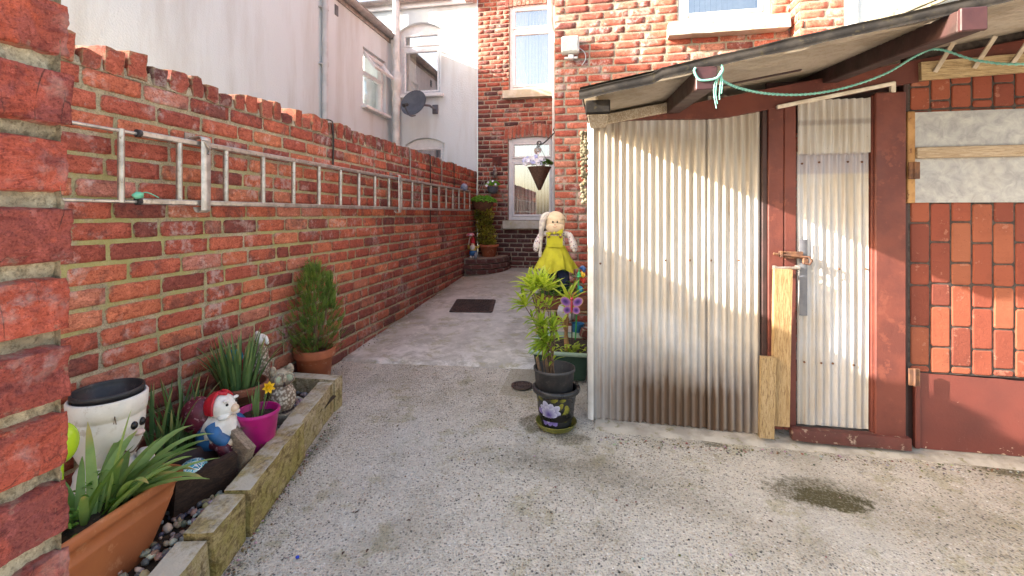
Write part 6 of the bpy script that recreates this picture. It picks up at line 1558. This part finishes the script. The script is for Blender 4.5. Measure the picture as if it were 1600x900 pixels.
m = MB(); m.ball((-1.545, HY-.05, 1.83), (.035, .03, .055), 12, 10, disp=lambda d: .25*nz(d*3)); m.ball((-1.555, HY-.05, 1.90), (.02, .02, .03), 10, 8); m.tube([(-1.55, HY-.03, 1.98), (-1.55, HY-.05, 1.90)], .004, 5); m.ball((-1.545, HY-.05, 1.76), (.03, .03, .02), 10, 8)
solo(m, 'wall_lantern', plain('dark_bronze', (.11,.07,.06), (.30,.25,.24), scale=30, rough=.5), 'small dark hanging ornament under the terracotta air vent', 'ornament', (-1.55, HY-.05, 1.8))
root = thing('garden_gnome', 'standing gnome with red hat and blue trousers holding a mushroom parasol in the far corner', 'gnome', (-1.745, 6.20, .575)); L = root.location
def H(x, y, z): return (L.x+x, L.y+y, L.z+z)
m = MB(); m.lathe([(.0, .03), (.045, .035), (.056, .07), (.050, .105), (.03, .115)], 20, L); m.build('trousers', M_gbl, root)
m = MB(); m.lathe([(.044, .10), (.046, .13), (.036, .165), (.02, .18)], 20, L); m.tube([H(-.035, -.01, .16), H(-.06, -.03, .14), H(-.055, -.045, .19)], .014, 8); m.tube([H(.035, -.01, .16), H(.075, -.02, .15), H(.095, -.02, .185)], .014, 8); m.build('shirt', plain('gnome_yellow', (.62,.48,.10), rough=.4), root)
m = MB(); m.ball(H(0, -.012, .195), (.026, .026, .028), 14, 10); m.ball(H(0, -.040, .196), .008, 8, 6); m.build('face', M_gsk, root)
m = MB(); m.lathe([(.012, .095), (.034, .13), (.036, .17), (.022, .185)], 18, H(0, -.018, 0)); m.build('beard', M_gwh, root)
m = MB(); m.lathe([(.034, .205), (.032, .22), (.020, .265), (.006, .30), (0, .305)], 18, H(0, 0, 0)); m.build('hat', M_grd, root)
m = MB(); m.tube([H(-.055, -.045, .18), H(-.035, -.02, .33)], .005, 6); m.build('parasol_stalk', M_gwh, root)
m = MB(); m.lathe([(.062, .315), (.055, .335), (.035, .352), (0, .358)], 20, H(-.03, -.02, 0)); m.build('parasol_cap', plain('gnome_pink', (.62,.50,.52), (.48,.10,.16), scale=16, rough=.4), root)
for s in (-1, 1):
    m = MB(); m.ball(H(.024*s, -.022, .016), (.022, .034, .016), 12, 8); m.tube([H(.022*s, 0, .02), H(.022*s, 0, .06)], .015, 8); m.build('boot', M_gwh, root)
m = MB(); m.M = Matrix.Translation((-1.69, 6.15, .575)); m.lathe([(0, 0), (.022, 0), (.024, .05), (.014, .07), (.014, .085), (0, .086)], 16); solo(m, 'jar', M_mos if False else plain('grey_jar', (.30,.32,.36), (.24,.25,.29), rough=.2), 'tiny grey jar standing between the far gnome and the terracotta pot', 'jar', (-1.69, 6.15, .575))

# ------------------------------------------------------------------ hanging basket, its bracket, glass ball
BX, BY = -.585, 4.52
root = thing('basket_bracket', 'black scrolled iron bracket on the corner of the brick extension', 'bracket', (-.39, BY, 2.0))
m = MB(); m.tube(spline([(-.392, BY, 2.04), (-.44, BY, 2.00), (-.53, BY, 1.915), (-.585, BY, 1.885)], 8), .007, 8)
m.tube([(-.585+.028*math.cos(a)*(.35+.65*k), BY, 1.905+.028*math.sin(a)*(.35+.65*k)) for k, a in [(1-i/20, -PI/2-i*.38) for i in range(21)]], .0055, 6)
m.tube([(-.425+.026*math.cos(a)*(.35+.65*k), BY, 2.03+.026*math.sin(a)*(.35+.65*k)) for k, a in [(1-i/20, .2+i*.38) for i in range(21)]], .0055, 6); m.box((-.396, BY, 2.0), (.012, .02, .16), .002)
m.build('scroll', M_wire, root)
root = thing('hanging_basket', 'cone shaped wicker hanging basket with white and lilac pansies by the lower window', 'basket', (BX, BY, 1.66)); L = root.location
m = MB(); m.lathe([(0, -.225), (.014, -.222), (.045, -.15), (.085, -.06), (.116, 0), (.120, .006), (.110, .006), (0, -.02)], 40, L, wob=lambda a, z: 1+.03*math.sin(20*a+z*220)); m.build('basket', plain('dark_wicker', (.11,.055,.038), (.06,.032,.025), scale=60, rough=.8, bscale=90, bstr=.9, c3=(.20,.11,.07)), root)
m = MB()
for i in range(260):
    a = rr.random()*6.28; q = math.sqrt(rr.random()); m.leaf((L.x+.045+.075*q*math.cos(a), L.y+.09*q*math.sin(a), L.z+.02+.05*(1-q*q)), (math.cos(a)*.8, math.sin(a)*.8, .7), .04, .018, .9, 4, .25, 'ovate')
m.build('leaves', M_herb, root)
m = MB(); m2 = MB()
for i in range(46):
    a = rr.random()*6.28; q = math.sqrt(rr.random()); p = (L.x-.045+.105*q*math.cos(a), L.y-.05+.06*q*math.sin(a), L.z+.03+.085*rr.random()*(1-.5*q)); blossom(m if i % 3 else m2, p, .030)
m.build('flower', M_petw, root); m2.build('flower', M_petl, root)
for k in range(3):
    a = 2*PI*k/3+.4; m = MB(); m.tube([(L.x+.115*math.cos(a), L.y+.115*math.sin(a), L.z), (L.x, L.y, 1.88)], .0022, 5); m.build('chain', M_wire, root)
t = NT('clear_glass'); t.fin((.92,.94,.95), .02, None, 0, .5, **{'Transmission Weight': .9, 'IOR': 1.45})
m = MB(); m.M = Matrix.Translation((BX, BY-.14, 1.81)); m.lathe([(0, -.036), (.02, -.031), (.034, -.012), (.036, .004), (.028, .024), (.012, .036), (.012, .044), (0, .045)], 24)
root = thing('glass_ball', 'clear glass ball hanging from the scrolled bracket', 'ornament', (BX, BY-.14, 1.81)); m.build('ball', t.m, root)
m = MB(); m.tube([(BX, BY-.14, 1.855), (BX, BY-.10, 1.90), (BX+.01, BY, 1.905)], .003, 5); m.build('hook', M_wire, root)

# ------------------------------------------------------------------ loose grit and moss where walls meet the floor
m = MB()
for i in range(900):
    k = rr.random()
    if k < .35: x = rr.uniform(-.02, 2.3); y = 2.345+.03*x*.3-abs(rr.gauss(0, .035))
    elif k < .6: y = rr.uniform(1.1, 2.35); x = p0.x+(p1.x-p0.x)*(y-p0.y)/(p1.y-p0.y)+.012+abs(rr.gauss(0, .02))
    elif k < .75: y = rr.uniform(2.6, 6.2); x = WX+.01+abs(rr.gauss(0, .03))
    else: x = rr.uniform(-1.1, 2.2); y = rr.uniform(1.2, 3.0)
    if x < p0.x+(p1.x-p0.x)*(y-p0.y)/(p1.y-p0.y)+.008 and y < 2.45: continue
    r = rr.uniform(.002, .0048); m.col = tuple(c*rr.uniform(.7, 1.2) for c in rr.choice(((.40,.36,.30), (.14,.12,.10), (.52,.48,.42), (.22,.20,.09), (.16,.15,.05), (.30,.14,.09))))
    m.ball((x, y, gz(y)+(.014 if y > 3.05 else .004)), (r*rr.uniform(.8, 1.8), r*rr.uniform(.8, 1.5), r*.7), 6, 4, (0, 0, rr.random()*6))
tag(m.build('grit', M_vc), 'loose grit and crumbs scattered along the foot of the walls', 'grit', kind='stuff')

# ------------------------------------------------------------------ litter on the yard floor
m = MB(); x, y = -1.02, 1.40; m.ball((x, y, gz(y)+.006), (.007, .006, .005), 10, 6); solo(m, 'bottle_cap', plain('cobalt_plastic', (.02,.06,.50), rough=.3), 'tiny cobalt blue plastic bead on the concrete beside the timber edging', 'litter', (x, y, gz(y)))
m = MB(); x, y = -1.17, 1.18; m.box((x, y, gz(y)+.010), (.022, .010, .004), .001, (.1, .1, .8)); solo(m, 'paper_scrap', M_upvc, 'small white paper scrap against the foot of the timber edging', 'litter', (x, y, gz(y)))
for i, (x, y) in enumerate(((-.30, 2.02), (-.87, 1.43), (-.79, 1.47), (-.92, 1.63), (.62, 1.85), (-.55, 2.0), (1.05, 1.55), (-.70, 1.62))):
    m = MB(); a = rr.random()*6.28; m.leaf((x, y, gz(y)+.010), (math.cos(a), math.sin(a), .15), .018, .009, .5, 4, .4, 'ovate')
    solo(m, 'fallen_leaf', plain('dry_leaf', (.07,.04,.03), (.12,.06,.035), rough=.9), 'dry brown leaf lying loose on the concrete yard', 'leaf', (x, y, gz(y)), 'dry leaves on the yard floor')
